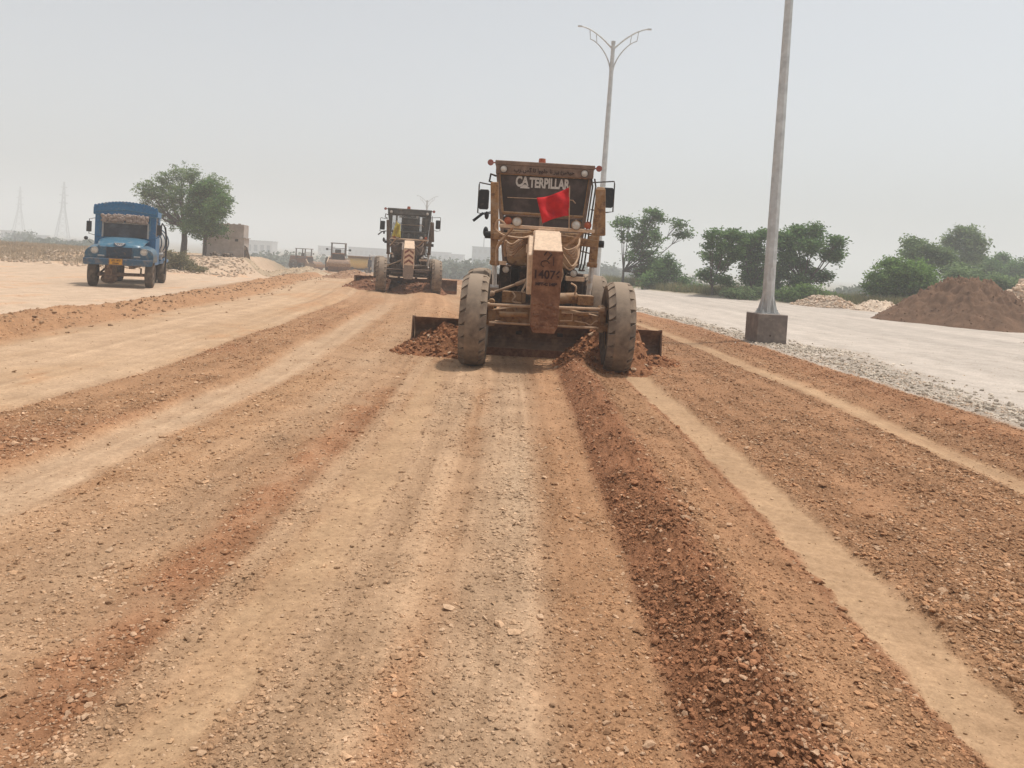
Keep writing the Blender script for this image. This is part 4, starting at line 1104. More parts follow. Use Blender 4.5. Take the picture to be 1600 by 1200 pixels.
# ------------------------------------------------------------------ lamp posts
M['galv'] = paint('galvanised steel pole', (.60, .61, .60), dust=(.50, .48, .45), amount=.3, rough=.5, metal=.15, scale=2, top=0, bump=.02)
M['conc'] = paint('grey concrete footing', (.205, .17, .15), dust=(.30, .25, .21), amount=.3, scale=3, rough=.95, top=.6, bump=.3)
def octo(m, x0, z0, z1, r0, r1, n=8):
    m.lathe([(z0, r0), (z1, r1)], x0, 'Z', n, smooth=False)
def lamp_post(loc, label, H, footing, r0=.145, r1=.075, rz=0, lean=(0, 0), span=1.0):
    t = empty('lamp_post', loc, rz); tag(t, label, 'lamp post', 'lamp posts beside the new road')
    t.rotation_euler = (lean[0], lean[1], rz)
    fz = 0
    if footing:
        m = MB(); m.box(-.35, .35, -.35, .35, -.25, .66); f = m.build('footing', M['conc'], t, bevel=.012); fz = .66
        m = MB(); m.cyl((-.04, -.352, .18), (-.04, -.33, .18), .025, n=8); m.build('conduit_hole', M['dark'], f)
    m = MB(); m.box(-.21, .21, -.21, .21, fz, fz + .025)
    for sx in (-1, 1):
        for sy in (-1, 1): m.cyl((sx * .17, sy * .17, fz), (sx * .17, sy * .17, fz + .10), .014, n=6); m.cyl((sx * .17, sy * .17, fz + .025), (sx * .17, sy * .17, fz + .055), .03, n=6)
    m.build('base_plate', M['galv'], t)
    m = MB(); octo(m, (0, 0, 0), fz + .02, H, r0, r1)
    for k in range(8):
        a = 2 * PI * k / 8 + PI / 8; d = Vector((math.cos(a), math.sin(a), 0)); s_ = Vector((-d.y, d.x, 0)) * .006
        p = [d * (r0 * .85), d * (r0 + .085), d * (r0 * .9)]
        tri = [p[0] + Vector((0, 0, fz + .026)), p[1] + Vector((0, 0, fz + .026)), p[2] + Vector((0, 0, fz + .42))]
        m.add([q + s_ for q in tri] + [q - s_ for q in tri], [(0, 1, 2), (5, 4, 3), (0, 3, 4, 1), (1, 4, 5, 2), (2, 5, 3, 0)])
    m.build('pole', M['galv'], t)
    m = MB(); m.box(-.045, .045, -r0 * .93 - .004, -r0 * .85, fz + .75, fz + 1.05); m.cyl((0, -r0 * .93 - .012, fz + .9), (0, -r0 * .93, fz + .9), .012, n=8); m.build('access_hatch', M['galv'], t, bevel=.004)
    m = MB(); zb = H
    m.cyl((0, 0, H - .05), (0, 0, H + .05), r1 * 1.15, n=8)
    for s in (-1, 1):
        up = []; lo = []
        for k in range(11):
            q = k / 10
            up.append((s * span * (.02 + 1.40 * q), 0, H - .30 + .95 * (1 - (1 - q) ** 1.7)))
            lo.append((s * span * (.05 + .90 * q ** 1.6), 0, H - 1.30 + 1.40 * (1 - (1 - q) ** 1.35)))
        m.tube(up, .040, 6, .028); m.tube(lo, .036, 6, .022)
        for q in (5, 7): m.tube([up[q], (lo[8 if q == 5 else 10])], .018, 5)
    m.build('bracket_arm', M['galv'], t)
    m = MB()
    for s in (-1, 1): m.box(s * span * 1.42 - .09, s * span * 1.42 + .09, -.05, .05, H + .62, H + .67)
    m.build('arm_end', M['galv'], t)
    return t
p = at(1194, 533, 18.6)
lamp_post((p.x + .02, 18.6, p.z - .02), 'grey steel lamp post on a square concrete footing, nearest post', 11.0, True, lean=(0, 0), rz=rad(8))
p = at(932, 420, 36); pt = at(962, 52, 36)
lamp_post((p.x, 36, ground_z(p.x, 36)), 'tall double armed lamp post rising behind the near grader', 11.45, False, .16, .085, rad(-2), lean=(0, rad(.6)), span=1.08)
p = at(664, 380, 112)
lamp_post((p.x, 112, ground_z(p.x, 112)), 'distant double armed lamp post above the far grader', 10.6, False, .17, .12, rad(-10), span=1.05)

# ------------------------------------------------------------------ trees
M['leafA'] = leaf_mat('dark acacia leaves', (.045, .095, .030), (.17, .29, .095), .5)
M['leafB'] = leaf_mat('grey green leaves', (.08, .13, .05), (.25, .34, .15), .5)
M['leafD'] = leaf_mat('dry olive leaves', (.11, .105, .05), (.30, .27, .15), .3)
M['leafC'] = leaf_mat('fresh green bush leaves', (.07, .125, .03), (.24, .38, .11), .5)
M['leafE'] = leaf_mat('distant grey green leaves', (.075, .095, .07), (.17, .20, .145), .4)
M['bark'] = paint('dark bark', (.07, .055, .045), dust=(.15, .125, .1), amount=.4, scale=12, rough=.95, top=0, bump=.6)
def leaves(name, clumps, n, size, mat, parent, seed, sprays=True, aspect=.5):
    rg = np.random.default_rng(seed)
    vol = np.array([c[3] * c[4] * c[5] for c in clumps]) ** .75; vol = vol / vol.sum()
    V = []; T = []
    for c, f in zip(clumps, vol):
        k = max(int(n * f), 8)
        ns = max(k // 20, 3)
        d = rg.normal(size=(ns, 3)); d /= np.linalg.norm(d, axis=1)[:, None]
        rr = rg.uniform(.1, 1, ns) ** .5 * .9
        out_ = rg.uniform(0, 1, ns) < .10; rr = np.where(out_, rg.uniform(.95, 1.28, ns), rr)
        cs = d * rr[:, None] * np.array(c[3:6])[None] * rg.uniform(.75, 1.12, (ns, 1)) + np.array(c[:3])[None]
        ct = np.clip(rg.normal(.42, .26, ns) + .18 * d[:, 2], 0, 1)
        i = rg.integers(0, ns, k)
        spread = np.array([size * 1.9, size * 1.9, size * .9])
        p = cs[i] + rg.normal(size=(k, 3)) * spread[None]
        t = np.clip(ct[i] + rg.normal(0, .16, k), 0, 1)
        s = size * rg.uniform(.55, 1.25, k)
        a = rg.normal(size=(k, 3)); a[:, 2] *= .55; a /= np.linalg.norm(a, axis=1)[:, None]
        b = np.cross(a, rg.normal(size=(k, 3))); b /= np.linalg.norm(b, axis=1)[:, None] + 1e-9
        A = a * s[:, None]; B = b * (s * aspect)[:, None]
        V.append(np.stack([p - A, p + B * .9, p + A, p - B * .9], 1)); T.append(np.repeat(t, 4))
    V = np.concatenate(V).reshape(-1, 3); T = np.concatenate(T)
    m = len(V) // 4
    me = bpy.data.meshes.new(name)
    me.vertices.add(len(V)); me.vertices.foreach_set('co', V.astype(np.float32).ravel())
    me.loops.add(m * 4); me.polygons.add(m)
    me.loops.foreach_set('vertex_index', np.arange(m * 4, dtype=np.int32)); me.polygons.foreach_set('loop_start', np.arange(m, dtype=np.int32) * 4)
    me.update(calc_edges=True)
    at_ = me.attributes.new('tone', 'FLOAT', 'POINT'); at_.data.foreach_set('value', T.astype(np.float32))
    me.materials.append(mat)
    o = bpy.data.objects.new(name, me); COL.objects.link(o); o.parent = parent
    return o

def tree(name, label, px, py, Y, clumps, n, size, mat, tr, cat='tree', group=None, seed=1, fork=.35, depth=.8, top=None):
    """clumps as photo pixels (x, y, rx, ry) at distance Y; every clump gets its own depth"""
    rg = random.Random(seed)
    b = at(px, py, Y); b.z = min(b.z, ground_z(b.x, Y)) if name != 'bush' else ground_z(b.x, Y)
    t = empty(name, b); tag(t, label, cat, group)
    s = Y / FPX; cl = []; clumps = [(a, b__, c_ * .92, d_ * 1.22) for a, b__, c_, d_ in clumps]
    for (x, y, rx, ry) in clumps:
        p = at(x, y, Y); dy = rg.uniform(-1, 1) * depth * max(rx, 25) * s
        cl.append((p.x - b.x, dy, p.z - b.z, rx * s, max(rx * .8, ry * .8) * s, ry * s))
    m = MB()
    zt = max(c[2] for c in cl)
    if name == 'bush':
        for c in cl:
            for k in range(4):
                e = Vector((c[0] + rg.uniform(-.6, .6) * c[3], c[1] + rg.uniform(-.6, .6) * c[4], c[2] + c[5] * rg.uniform(.4, 1.1)))
                s0 = Vector((c[0] * .6 + rg.uniform(-.2, .2), c[1] * .6, 0)); m.tube([s0, s0.lerp(e, .5) + Vector((rg.uniform(-.1, .1), 0, .1)), e], tr, 5, tr * .35)
        m.build('stem', M['bark'], t)
    else:
        fk = Vector((rg.uniform(-.1, .1), 0, zt * fork)); pts = [Vector((0, 0, -.1)), Vector((tr * .3, 0, fk.z * .5)), fk]
        m.tube(pts, tr * 1.15, 10, tr * .8)
        m.build('trunk', M['bark'], t); m = MB()
        for c in cl:
            e = Vector(c[:3]); mid = fk.lerp(e, .5) + Vector((0, 0, -.12 * (e - fk).length * (1 if e.z > fk.z else -.4)))
            m.tube([fk - Vector((0, 0, .1)), mid, e], tr * .55, 7, tr * .16)
            for k in range(6):
                q = e + Vector((rg.uniform(-1, 1) * c[3] * .8, rg.uniform(-1, 1) * c[4] * .8, rg.uniform(-.7, .9) * c[5]))
                m.tube([mid.lerp(e, .6), mid.lerp(q, .75), q], tr * .16, 5, tr * .05)
        m.build('limb', M['bark'], t)
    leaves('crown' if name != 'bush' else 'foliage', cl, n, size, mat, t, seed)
    return t
GR = 'trees beyond the stone surface'
tree('acacia_tree', 'large spreading tree with a pale thick trunk left of the grey block hut', 286, 398, 60,
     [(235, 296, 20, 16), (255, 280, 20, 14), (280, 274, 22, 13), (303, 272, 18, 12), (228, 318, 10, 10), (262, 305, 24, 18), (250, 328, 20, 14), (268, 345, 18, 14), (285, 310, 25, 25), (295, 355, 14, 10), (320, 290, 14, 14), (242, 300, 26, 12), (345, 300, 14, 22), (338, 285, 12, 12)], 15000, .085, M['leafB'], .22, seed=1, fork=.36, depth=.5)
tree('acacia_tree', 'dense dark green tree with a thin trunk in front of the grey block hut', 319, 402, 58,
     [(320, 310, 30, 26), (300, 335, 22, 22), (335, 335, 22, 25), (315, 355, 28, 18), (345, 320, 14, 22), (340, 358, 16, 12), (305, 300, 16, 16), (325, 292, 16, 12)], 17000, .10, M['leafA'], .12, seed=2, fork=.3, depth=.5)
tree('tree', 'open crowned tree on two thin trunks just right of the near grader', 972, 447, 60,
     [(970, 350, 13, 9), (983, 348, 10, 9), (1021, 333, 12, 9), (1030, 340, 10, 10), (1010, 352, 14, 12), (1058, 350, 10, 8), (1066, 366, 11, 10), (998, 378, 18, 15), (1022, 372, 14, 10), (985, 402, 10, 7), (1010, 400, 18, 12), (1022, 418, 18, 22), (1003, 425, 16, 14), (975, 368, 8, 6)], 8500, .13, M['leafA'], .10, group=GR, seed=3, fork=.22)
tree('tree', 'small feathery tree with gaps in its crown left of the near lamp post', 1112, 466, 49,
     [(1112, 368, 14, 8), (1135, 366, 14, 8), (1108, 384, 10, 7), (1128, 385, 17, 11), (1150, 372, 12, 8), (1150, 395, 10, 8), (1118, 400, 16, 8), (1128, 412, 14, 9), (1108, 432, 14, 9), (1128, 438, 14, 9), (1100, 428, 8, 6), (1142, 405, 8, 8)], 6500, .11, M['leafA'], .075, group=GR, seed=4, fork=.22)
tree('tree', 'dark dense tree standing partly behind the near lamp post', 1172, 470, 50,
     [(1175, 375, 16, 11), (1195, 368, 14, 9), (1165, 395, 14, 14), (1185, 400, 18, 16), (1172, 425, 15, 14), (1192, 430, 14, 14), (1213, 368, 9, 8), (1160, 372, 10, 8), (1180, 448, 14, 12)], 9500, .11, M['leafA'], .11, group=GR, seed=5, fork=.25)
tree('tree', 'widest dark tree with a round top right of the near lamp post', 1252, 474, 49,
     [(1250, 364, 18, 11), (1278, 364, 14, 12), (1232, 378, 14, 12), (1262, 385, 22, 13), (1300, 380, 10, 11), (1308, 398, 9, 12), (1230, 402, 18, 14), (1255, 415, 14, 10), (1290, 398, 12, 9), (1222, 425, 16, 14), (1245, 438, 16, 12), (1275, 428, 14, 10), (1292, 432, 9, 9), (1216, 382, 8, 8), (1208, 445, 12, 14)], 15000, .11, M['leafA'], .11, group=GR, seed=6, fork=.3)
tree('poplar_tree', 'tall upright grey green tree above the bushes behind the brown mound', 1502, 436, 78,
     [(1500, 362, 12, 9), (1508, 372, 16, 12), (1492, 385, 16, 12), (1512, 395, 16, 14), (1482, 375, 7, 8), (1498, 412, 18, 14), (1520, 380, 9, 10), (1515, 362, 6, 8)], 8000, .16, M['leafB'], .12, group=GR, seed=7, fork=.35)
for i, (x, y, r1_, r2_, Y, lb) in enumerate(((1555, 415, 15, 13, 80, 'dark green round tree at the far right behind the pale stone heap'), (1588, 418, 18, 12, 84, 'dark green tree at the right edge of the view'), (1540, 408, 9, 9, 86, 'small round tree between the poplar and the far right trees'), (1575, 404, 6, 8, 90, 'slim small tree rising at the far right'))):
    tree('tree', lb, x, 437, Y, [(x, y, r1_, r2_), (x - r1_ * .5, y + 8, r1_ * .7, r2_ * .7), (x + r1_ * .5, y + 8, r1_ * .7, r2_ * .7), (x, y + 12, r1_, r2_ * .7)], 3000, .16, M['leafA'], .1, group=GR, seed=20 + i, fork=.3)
BU = 'bushes along the far edge of the stone surface'
for i, (lb, px, py, Y, cl, n, sz, mt_) in enumerate((
    ('leafy bush with bare twigs sticking out beside the two trunked tree', 1040, 455, 57, [(1030, 430, 18, 20), (1048, 425, 16, 18), (1062, 440, 14, 12), (1015, 442, 16, 12), (1045, 405, 8, 12)], 5500, .11, 'leafA'),
    ('big fresh green bush left of the brown mound', 1400, 470, 46, [(1378, 440, 26, 24), (1400, 425, 26, 24), (1425, 435, 28, 26), (1365, 445, 14, 16), (1405, 455, 34, 14), (1392, 412, 14, 10), (1445, 440, 20, 20)], 15000, .095, 'leafC'),
    ('grey green bushy thicket behind the big fresh bush', 1440, 440, 62, [(1432, 385, 16, 14), (1420, 395, 14, 12), (1455, 395, 18, 14), (1475, 400, 18, 16), (1445, 412, 26, 18), (1490, 420, 20, 14), (1425, 380, 10, 8)], 9000, .13, 'leafB'),
    ('low thicket behind the top of the brown mound', 1520, 450, 56, [(1490, 435, 22, 14), (1520, 435, 24, 12), (1550, 440, 22, 10), (1580, 444, 22, 9), (1505, 428, 20, 10)], 8000, .12, 'leafB'),
    ('low green bush under the wide tree', 1262, 478, 47, [(1240, 462, 22, 12), (1270, 462, 24, 12), (1295, 466, 20, 9), (1320, 470, 18, 6), (1255, 452, 14, 9)], 6500, .09, 'leafC'),
    ('low scrub in front of the dense tree by the near lamp post', 1180, 472, 48, [(1160, 460, 20, 9), (1182, 460, 20, 11), (1140, 458, 16, 7), (1210, 464, 14, 10)], 4500, .09, 'leafB'),
    ('dry scrubby bush between the two trunked tree and the feathery tree', 1085, 462, 53, [(1088, 450, 16, 7), (1070, 452, 16, 6), (1098, 455, 10, 5)], 1800, .09, 'leafB'),
    ('pale green bush by the foot of the pale trunked tree', 280, 425, 47, [(285, 408, 20, 12), (272, 412, 12, 12), (295, 415, 12, 8), (266, 400, 6, 9)], 4000, .07, 'leafD'),
    ('low pale bush trailing down the bank left of the hut', 300, 425, 46, [(300, 418, 14, 5), (315, 421, 12, 4)], 1200, .06, 'leafD'))):
    tree('bush', lb, px, py, Y, cl, n, sz, M[mt_], .02, cat='bush', group=BU if px > 900 else None, seed=40 + i, depth=.4)
# ------------------------------------------------------------------ dry grass along the verge
def grass(name, label, regions, mat, hmin, hmax, w_, seed):
    rg = np.random.default_rng(seed); V = []; T = []
    for (n, fx) in regions:
        P = fx(rg, n); X, Y = P[:, 0], P[:, 1]
        z = zone(X, Y)[0]; k = len(X)
        cl = fbm(X * .6, Y * .6, 3, seed) + .5
        h = rg.uniform(hmin, hmax, k) * (.4 + cl); a = rg.uniform(0, 2 * PI, k)
        dx, dy = np.cos(a) * w_, np.sin(a) * w_; ln = rg.normal(0, .35, (k, 2)) * h[:, None]
        V.append(np.stack([np.stack([X - dx, Y - dy, z - .02], -1), np.stack([X + dx, Y + dy, z - .02], -1), np.stack([X + ln[:, 0], Y + ln[:, 1], z + h], -1)], 1)); T.append(np.repeat(np.clip(cl + rg.normal(0, .2, k), 0, 1), 3))
    V = np.concatenate(V).reshape(-1, 3); T = np.concatenate(T); m = len(V) // 3
    me = bpy.data.meshes.new(name); me.vertices.add(len(V)); me.vertices.foreach_set('co', V.astype(np.float32).ravel())
    me.loops.add(m * 3); me.polygons.add(m); me.loops.foreach_set('vertex_index', np.arange(m * 3, dtype=np.int32)); me.polygons.foreach_set('loop_start', np.arange(m, dtype=np.int32) * 3)
    me.update(calc_edges=True); a_ = me.attributes.new('tone', 'FLOAT', 'POINT'); a_.data.foreach_set('value', T.astype(np.float32)); me.materials.append(mat)
    o = bpy.data.objects.new(name, me); COL.objects.link(o); tag(o, label, 'grass', kind='stuff')
M['drygrass'] = leaf_mat('dry olive grass', (.12, .13, .05), (.31, .28, .14))
M['tangrass'] = leaf_mat('bleached tan grass', (.28, .215, .15), (.50, .40, .28))
def rgt(rg, n):
    X = rg.uniform(4.8, 32, n); Y = bound(X) + .7 + rg.exponential(2.6, n); return np.stack([X, Y], -1)
def lft(rg, n):
    Y = rg.uniform(46, 66, n); X = -rg.uniform(.42, .72, n) * Y - 4; return np.stack([X, Y], -1)
grass('dry_grass', 'olive dry grass along the far edge of the stone surface', [(30000, rgt)], M['drygrass'], .25, .75, .028, 3)
grass('dry_grass', 'bleached tan grass on the bank behind the blue truck', [(22000, lft)], M['tangrass'], .08, .26, .03, 4)

# ------------------------------------------------------------------ earth and stone heaps
def mound(name, label, cx, cy, rx, ry, h, colr, seed, power=1.0, nst=400, rz=(.02, .07), flat=.78, pale=.05, cat='heap'):
    def fn(X, Y):
        th = np.arctan2(Y - cy, X - cx); wob = 1 + .10 * np.sin(th * 3 + seed) + .06 * np.sin(th * 5 + 2 * seed)
        r = np.sqrt(((X - cx) / rx) ** 2 + ((Y - cy) / ry) ** 2) / wob + fbm(X * .9, Y * .9, 3, seed) * .12
        return np.clip(h * np.minimum((1 - r) * 1.28 * power, flat * 1.0 + (1 - r) * .16), 0, None) * (r < 1)
    return heap(name, label, cx - rx * 1.25, cx + rx * 1.25, cy - ry * 1.25, cy + ry * 1.25, fn, colr, seed, nst, rz, cat, 170, 150, pale)
mound('earth_mound', 'large brown earth mound on the pale stone surface at right', 17.35, 33.6, 3.3, 3.2, 1.93, (.170, .100, .062), 31, nst=420, rz=(.015, .05), flat=.80, pale=.01)
mound('stone_heap', 'low heap of pale broken stones right of the near lamp post', 15.25, 44.5, 1.75, 1.3, .62, (.50, .40, .31), 32, nst=900, rz=(.04, .13), pale=.3)
mound('stone_heap', 'low smooth pale stone heap left of the brown mound', 17.3, 42.6, 1.65, 1.2, .62, (.60, .48, .37), 33, nst=160, rz=(.03, .08))
mound('stone_heap', 'tall heap of pale stone blocks behind the brown mound at the right edge', 24.2, 40.0, 3.0, 3.0, 2.25, (.56, .43, .32), 34, nst=1500, rz=(.06, .17), pale=.3)
mound('stone_heap', 'tiny dark spoil pile lying alone on the stone surface at right', 14.55, 24.5, .45, .3, .07, (.22, .15, .11), 35, nst=60, rz=(.015, .04))
mound('stone_heap', 'small pale heap on the crest left of the far roller', at(455, 424, 60).x, 60.5, 4.2, 2.2, .55, (.42, .32, .22), 36, nst=120, rz=(.04, .10))
p_ = at(550, 432, 50)
mound('soil_heap', 'small brown soil pile left of the far grader blade', p_.x, 50, 1.9, 2.2, .55, (.33, .20, .125), 37, nst=120, rz=(.03, .08), cat='soil heap')

# ------------------------------------------------------------------ hut of concrete blocks
M['block'] = paint('weathered block wall', (.44, .385, .345), dust=(.27, .215, .18), amount=.5, scale=1.1, rough=.95, top=.2, bump=.2)
M['dkopen'] = paint('dark opening', (.03, .026, .022), amount=.05, top=0, bump=0)
M['board'] = paint('old grey boards', (.11, .09, .07), amount=.4, top=.2)
hz = ground_z(-25, 61)
hut = empty('block_hut', (-25.05, 61.2, hz), rad(14)); tag(hut, 'two storey ruined hut of grey concrete blocks beside the dark tree', 'hut')
m = MB()
m.box(-1.75, 1.30, 0, .2, -.3, 1.55); m.box(-1.75, -1.55, .2, 3, -.3, 1.55); m.box(1.10, 1.30, .2, 3, -.3, 1.55); m.box(-1.55, 1.10, 2.8, 3, -.3, 1.55)
m.box(-1.50, 1.24, .02, .22, 1.60, 2.62); m.box(-1.50, -1.3, .22, 3, 1.60, 2.62); m.box(1.04, 1.24, .22, 3, 1.60, 2.62); m.box(-1.3, 1.04, 2.8, 3, 1.60, 2.60)
for k in range(6): m.box(-1.3 + k * .42, -1.12 + k * .42, .03, .21, 2.62, 2.66 + .03 * (k % 2))
hb = m.build('wall', M['block'], hut, bevel=.01)
m = MB(); m.box(-1.82, 1.42, -.08, 3.1, 1.55, 1.60); m.build('floor_slab', M['block'], hut)
m = MB(); m.box(-1.4, 1.14, .15, 2.9, 2.40, 2.46); m.build('roof', M['block'], hut)
m = MB(); m.box(.62, .86, -.006, .04, 1.28, 1.47); m.build('window', M['dkopen'], hut)
m = MB()
for k in range(60):
    rr = random.Random(k); x = rr.uniform(-.9, .5); m.box(x, x + .35, -.012, .01, .25 + .0 * k, .26) if False else None
m = MB(); m.prism([(1.36, -.2), (1.36, 1.05), (1.60, .85), (1.9, -.2)], -.25, -.18, 'Y'); o = m.build('leaning_board', M['board'], None)
o.location = hut.location; o.rotation_euler = hut.rotation_euler; tag(o, 'dark wooden board leaning at the right corner of the block hut', 'board')
m = MB(); m.tube([(.9, -1.2, .0), (1.15, -1.7, -.12), (1.5, -2.4, -.35)], .05, 6, .025); o = m.build('fallen_branch', M['bark'], None); o.location = hut.location; tag(o, 'dark fallen branch lying on the bank below the hut', 'branch')
rr = random.Random(5)
m = MB()
for k in range(40):
    m.ball((rr.uniform(-1.1, .5), rr.uniform(-.8, -.1), rr.uniform(-.05, .32)), rr.uniform(.06, .17), 7, 5, (1, 1, .8))
o = m.build('rubbish_pile', M['board'], None); o.location = hut.location; o.rotation_euler = hut.rotation_euler; tag(o, 'dark pile of rubbish against the front wall of the block hut', 'rubbish')

# ------------------------------------------------------------------ distant machines and people
M['yel'] = paint('faded yellow paint', (.66, .45, .14), dust=(.5, .38, .2), amount=.3)
M['grey'] = paint('grey machine paint', (.12, .11, .105), dust=(.25, .2, .16), amount=.35)
def roller(loc, rz, label):
    t = empty('road_roller', loc, rz); tag(t, label, 'road roller', 'road rollers at the far end of the works')
    m = MB(); m.lathe([(-1.0, .0), (-1.0, .60), (-.97, .62), (.97, .62), (1.0, .60), (1.0, 0)], (0, 0, .62), 'X', 32); m.build('drum', M['blade'], t)
    m = MB(); m.box(-1.18, -1.03, -.75, .9, .45, .95); m.box(1.03, 1.18, -.75, .9, .45, .95); m.box(-1.18, 1.18, .72, .95, .6, 1.0); m.box(-1.18, 1.18, -.85, -.72, .55, .9); m.build('drum_frame', M['tan'], t, bevel=.02)
    m = MB(); m.prism([(-.80, .95), (.80, .95), (.60, 1.90), (-.60, 1.90)], .95, 3.9, 'Y'); b_ = m.build('hood', M['rust'], t, bevel=.05)
    m = MB(); m.box(-.62, .62, .93, .947, 1.02, 1.80); m.build('radiator_grille', M['dark'], b_)
    m = MB()
    for x in (-.72, .68):
        for y in (1.3, 2.8): m.box(x, x + .12, y, y + .12, 1.6, 2.86)
    m.box(-.74, .82, 1.3, 1.36, 1.62, 1.70); m.box(-.74, .82, 1.32, 1.35, 2.35, 2.42); m.box(-.72, -.66, 1.36, 2.86, 1.62, 1.70); m.box(.70, .78, 1.36, 2.86, 1.62, 1.70); c = m.build('cab_frame', M['grey'], t)
    m = MB(); m.box(-.78, .80, 1.1, 3.0, 2.86, 2.95); m.build('canopy', M['grey'], c, bevel=.02)
    m = MB(); m.box(-.3, .3, 2.2, 2.3, 1.6, 2.3); m.box(-.3, .3, 1.8, 2.3, 1.6, 1.75); m.build('driver_seat', M['dark'], c, bevel=.03)
    m = MB(); m.box(-.68, .68, 1.33, 1.34, 1.75, 2.30); m.build('windshield', M['glass_clear'], c)
    for s in (-1, 1):
        m = MB(); m.box(s * 1.15 - .12, s * 1.15 + .12, 1.3, 1.36, 2.15, 2.35); m.tube([(s * .72, 1.35, 2.25), (s * 1.1, 1.33, 2.25)], .02, 5); m.build('mirror', M['black'], c)
        h = MB(); h.cyl((s * .85, 3.0, .7), (s * 1.2, 3.0, .7), .15, n=12); wh = h.build('wheel', M['grey'], t)
        a = MB(); a.lathe([(-.2, .35), (-.24, .6), (-.15, .7), (.15, .7), (.24, .6), (.2, .35)], (s * .98, 3.0, .7), 'X', 28); a.build('tyre', M['tyre'], wh)
    m = MB(); m.box(.85, 1.2, .9, 1.8, .95, 1.25); m.bar((-.9, 1.0, 1.5), (-1.1, .4, .95), .1, .1); m.build('fender', M['cream'], t, bevel=.03)
    return t
p = at(528, 425, 80); g0 = ground_z(p.x, 80)
roller((p.x, 80, p.z), rad(17), 'road roller seen head on with a square cab frame, right one of the two')
p = at(493, 423, 108)
r2 = roller((p.x, 108, p.z), rad(70), 'dark road roller turned aside with a flat canopy, left one of the two')
p = at(562, 426, 92)
t = empty('water_bowser', (p.x, 92, p.z), rad(14)); tag(t, 'pale yellow tank trailer standing between the roller and the walking person', 'trailer')
m = MB(); m.lathe([(-1.45, 0), (-1.45, .72), (-1.4, .78), (1.2, .78), (1.25, .72), (1.25, 0)], (0, .8, 1.05), 'X', 28); tk = m.build('tank', M['yel'], t)
m = MB(); m.box(-1.5, 1.3, -.05, 1.65, 1.82, 1.90); m.tube([(-1.4, 0, 1.86), (1.25, 0, 1.86)], .05, 6); m.build('walkway', M['tan'], tk)
m = MB(); m.box(-1.4, 1.2, .1, 1.5, .28, .42); m.build('chassis', M['dark'], t)
for x in (-.9, .8):
    m = MB(); m.lathe([(-.1, .12), (-.12, .3), (.12, .3), (.1, .12)], (x, .1, .3), 'Y', 20); m.build('wheel', M['tyre'], t)
p = at(590, 428, 98)
t = empty('white_truck', (p.x, 98, p.z), rad(12)); tag(t, 'pale dusty truck partly hidden behind the far grader left wheel', 'truck')
m = MB(); m.box(-1.15, 1.15, 0, 1.9, .7, 2.25); cb = m.build('cab', M['silver'], t, bevel=.15)
m = MB(); m.box(-1.0, 1.0, -.01, .02, 1.5, 2.1); m.build('windshield', M['glass_clear'], cb)
m = MB(); m.box(-1.2, 1.2, 2.1, 6.5, .9, 2.3); m.build('cargo_body', M['silver'], t, bevel=.03)
m = MB(); m.box(-1.1, 1.1, -.08, 0, .5, .8); m.build('bumper', M['silver'], t)
for s in (-1, 1):
    for y in (.9, 5.2):
        m = MB(); m.lathe([(-.13, .2), (-.15, .45), (.15, .45), (.13, .2), (-.13, .2)], (s * .95, y, .48), 'X', 24); m.build('wheel', M['tyre'], t)

def person():
    import bmesh
    p = at(577, 426.5, 88)
    e = empty('person', (p.x, 88, p.z), rad(150)); tag(e, 'person in dark loose clothes walking past the pale yellow tank trailer', 'person')
    J = {'pel': (0, 0, .95, .15), 'sp': (0, .01, 1.15, .14), 'ch': (0, .02, 1.35, .155), 'nk': (0, .02, 1.50, .06), 'hd': (0, .04, 1.60, .095), 'top': (0, .04, 1.70, .085),
         'sl': (-.19, .02, 1.42, .065), 'el': (-.25, .06, 1.15, .05), 'wl': (-.22, .18, .93, .038), 'hl': (-.21, .22, .85, .035), 'sr': (.19, .02, 1.42, .065), 'er': (.25, -.05, 1.16, .05), 'wr': (.26, .0, .92, .038), 'hr': (.25, .03, .84, .035),
         'tl': (-.10, 0, .90, .13), 'kl': (-.12, .20, .50, .10), 'al': (-.12, .14, .10, .07), 'fl': (-.12, .30, .05, .045), 'tr': (.10, 0, .90, .13), 'kr': (.12, -.06, .50, .10), 'ar': (.12, -.30, .14, .07), 'fr': (.12, -.18, .05, .045)}
    E = [('pel', 'sp'), ('sp', 'ch'), ('ch', 'nk'), ('nk', 'hd'), ('hd', 'top'), ('ch', 'sl'), ('sl', 'el'), ('el', 'wl'), ('wl', 'hl'), ('ch', 'sr'), ('sr', 'er'), ('er', 'wr'), ('wr', 'hr'), ('pel', 'tl'), ('tl', 'kl'), ('kl', 'al'), ('al', 'fl'), ('pel', 'tr'), ('tr', 'kr'), ('kr', 'ar'), ('ar', 'fr')]
    ks = list(J); me = bpy.data.meshes.new('body'); me.from_pydata([J[k][:3] for k in ks], [(ks.index(a), ks.index(b)) for a, b in E], [])
    o = bpy.data.objects.new('body', me); COL.objects.link(o); o.parent = e
    md = o.modifiers.new('skin', 'SKIN'); sk = me.skin_vertices.new() if not me.skin_vertices else me.skin_vertices[0]
    for i, k in enumerate(ks): me.skin_vertices[0].data[i].radius = (J[k][3],) * 2
    me.skin_vertices[0].data[0].use_root = True
    s_ = o.modifiers.new('sub', 'SUBSURF'); s_.levels = 1; s_.render_levels = 1
    me.materials.append(M['cloth'])
    m = MB(); m.ball((0, .045, 1.665), .115, 14, 10, (1, 1.05, 1)); m.build('hair', M['black'], e)
    m = MB()
    m.prism([(-.24, .62), (-.20, 1.0), (-.20, 1.42), (.20, 1.42), (.20, 1.0), (.24, .62)], -.13, .15, 'Y'); m.build('tunic', M['cloth'], e, bevel=.06)
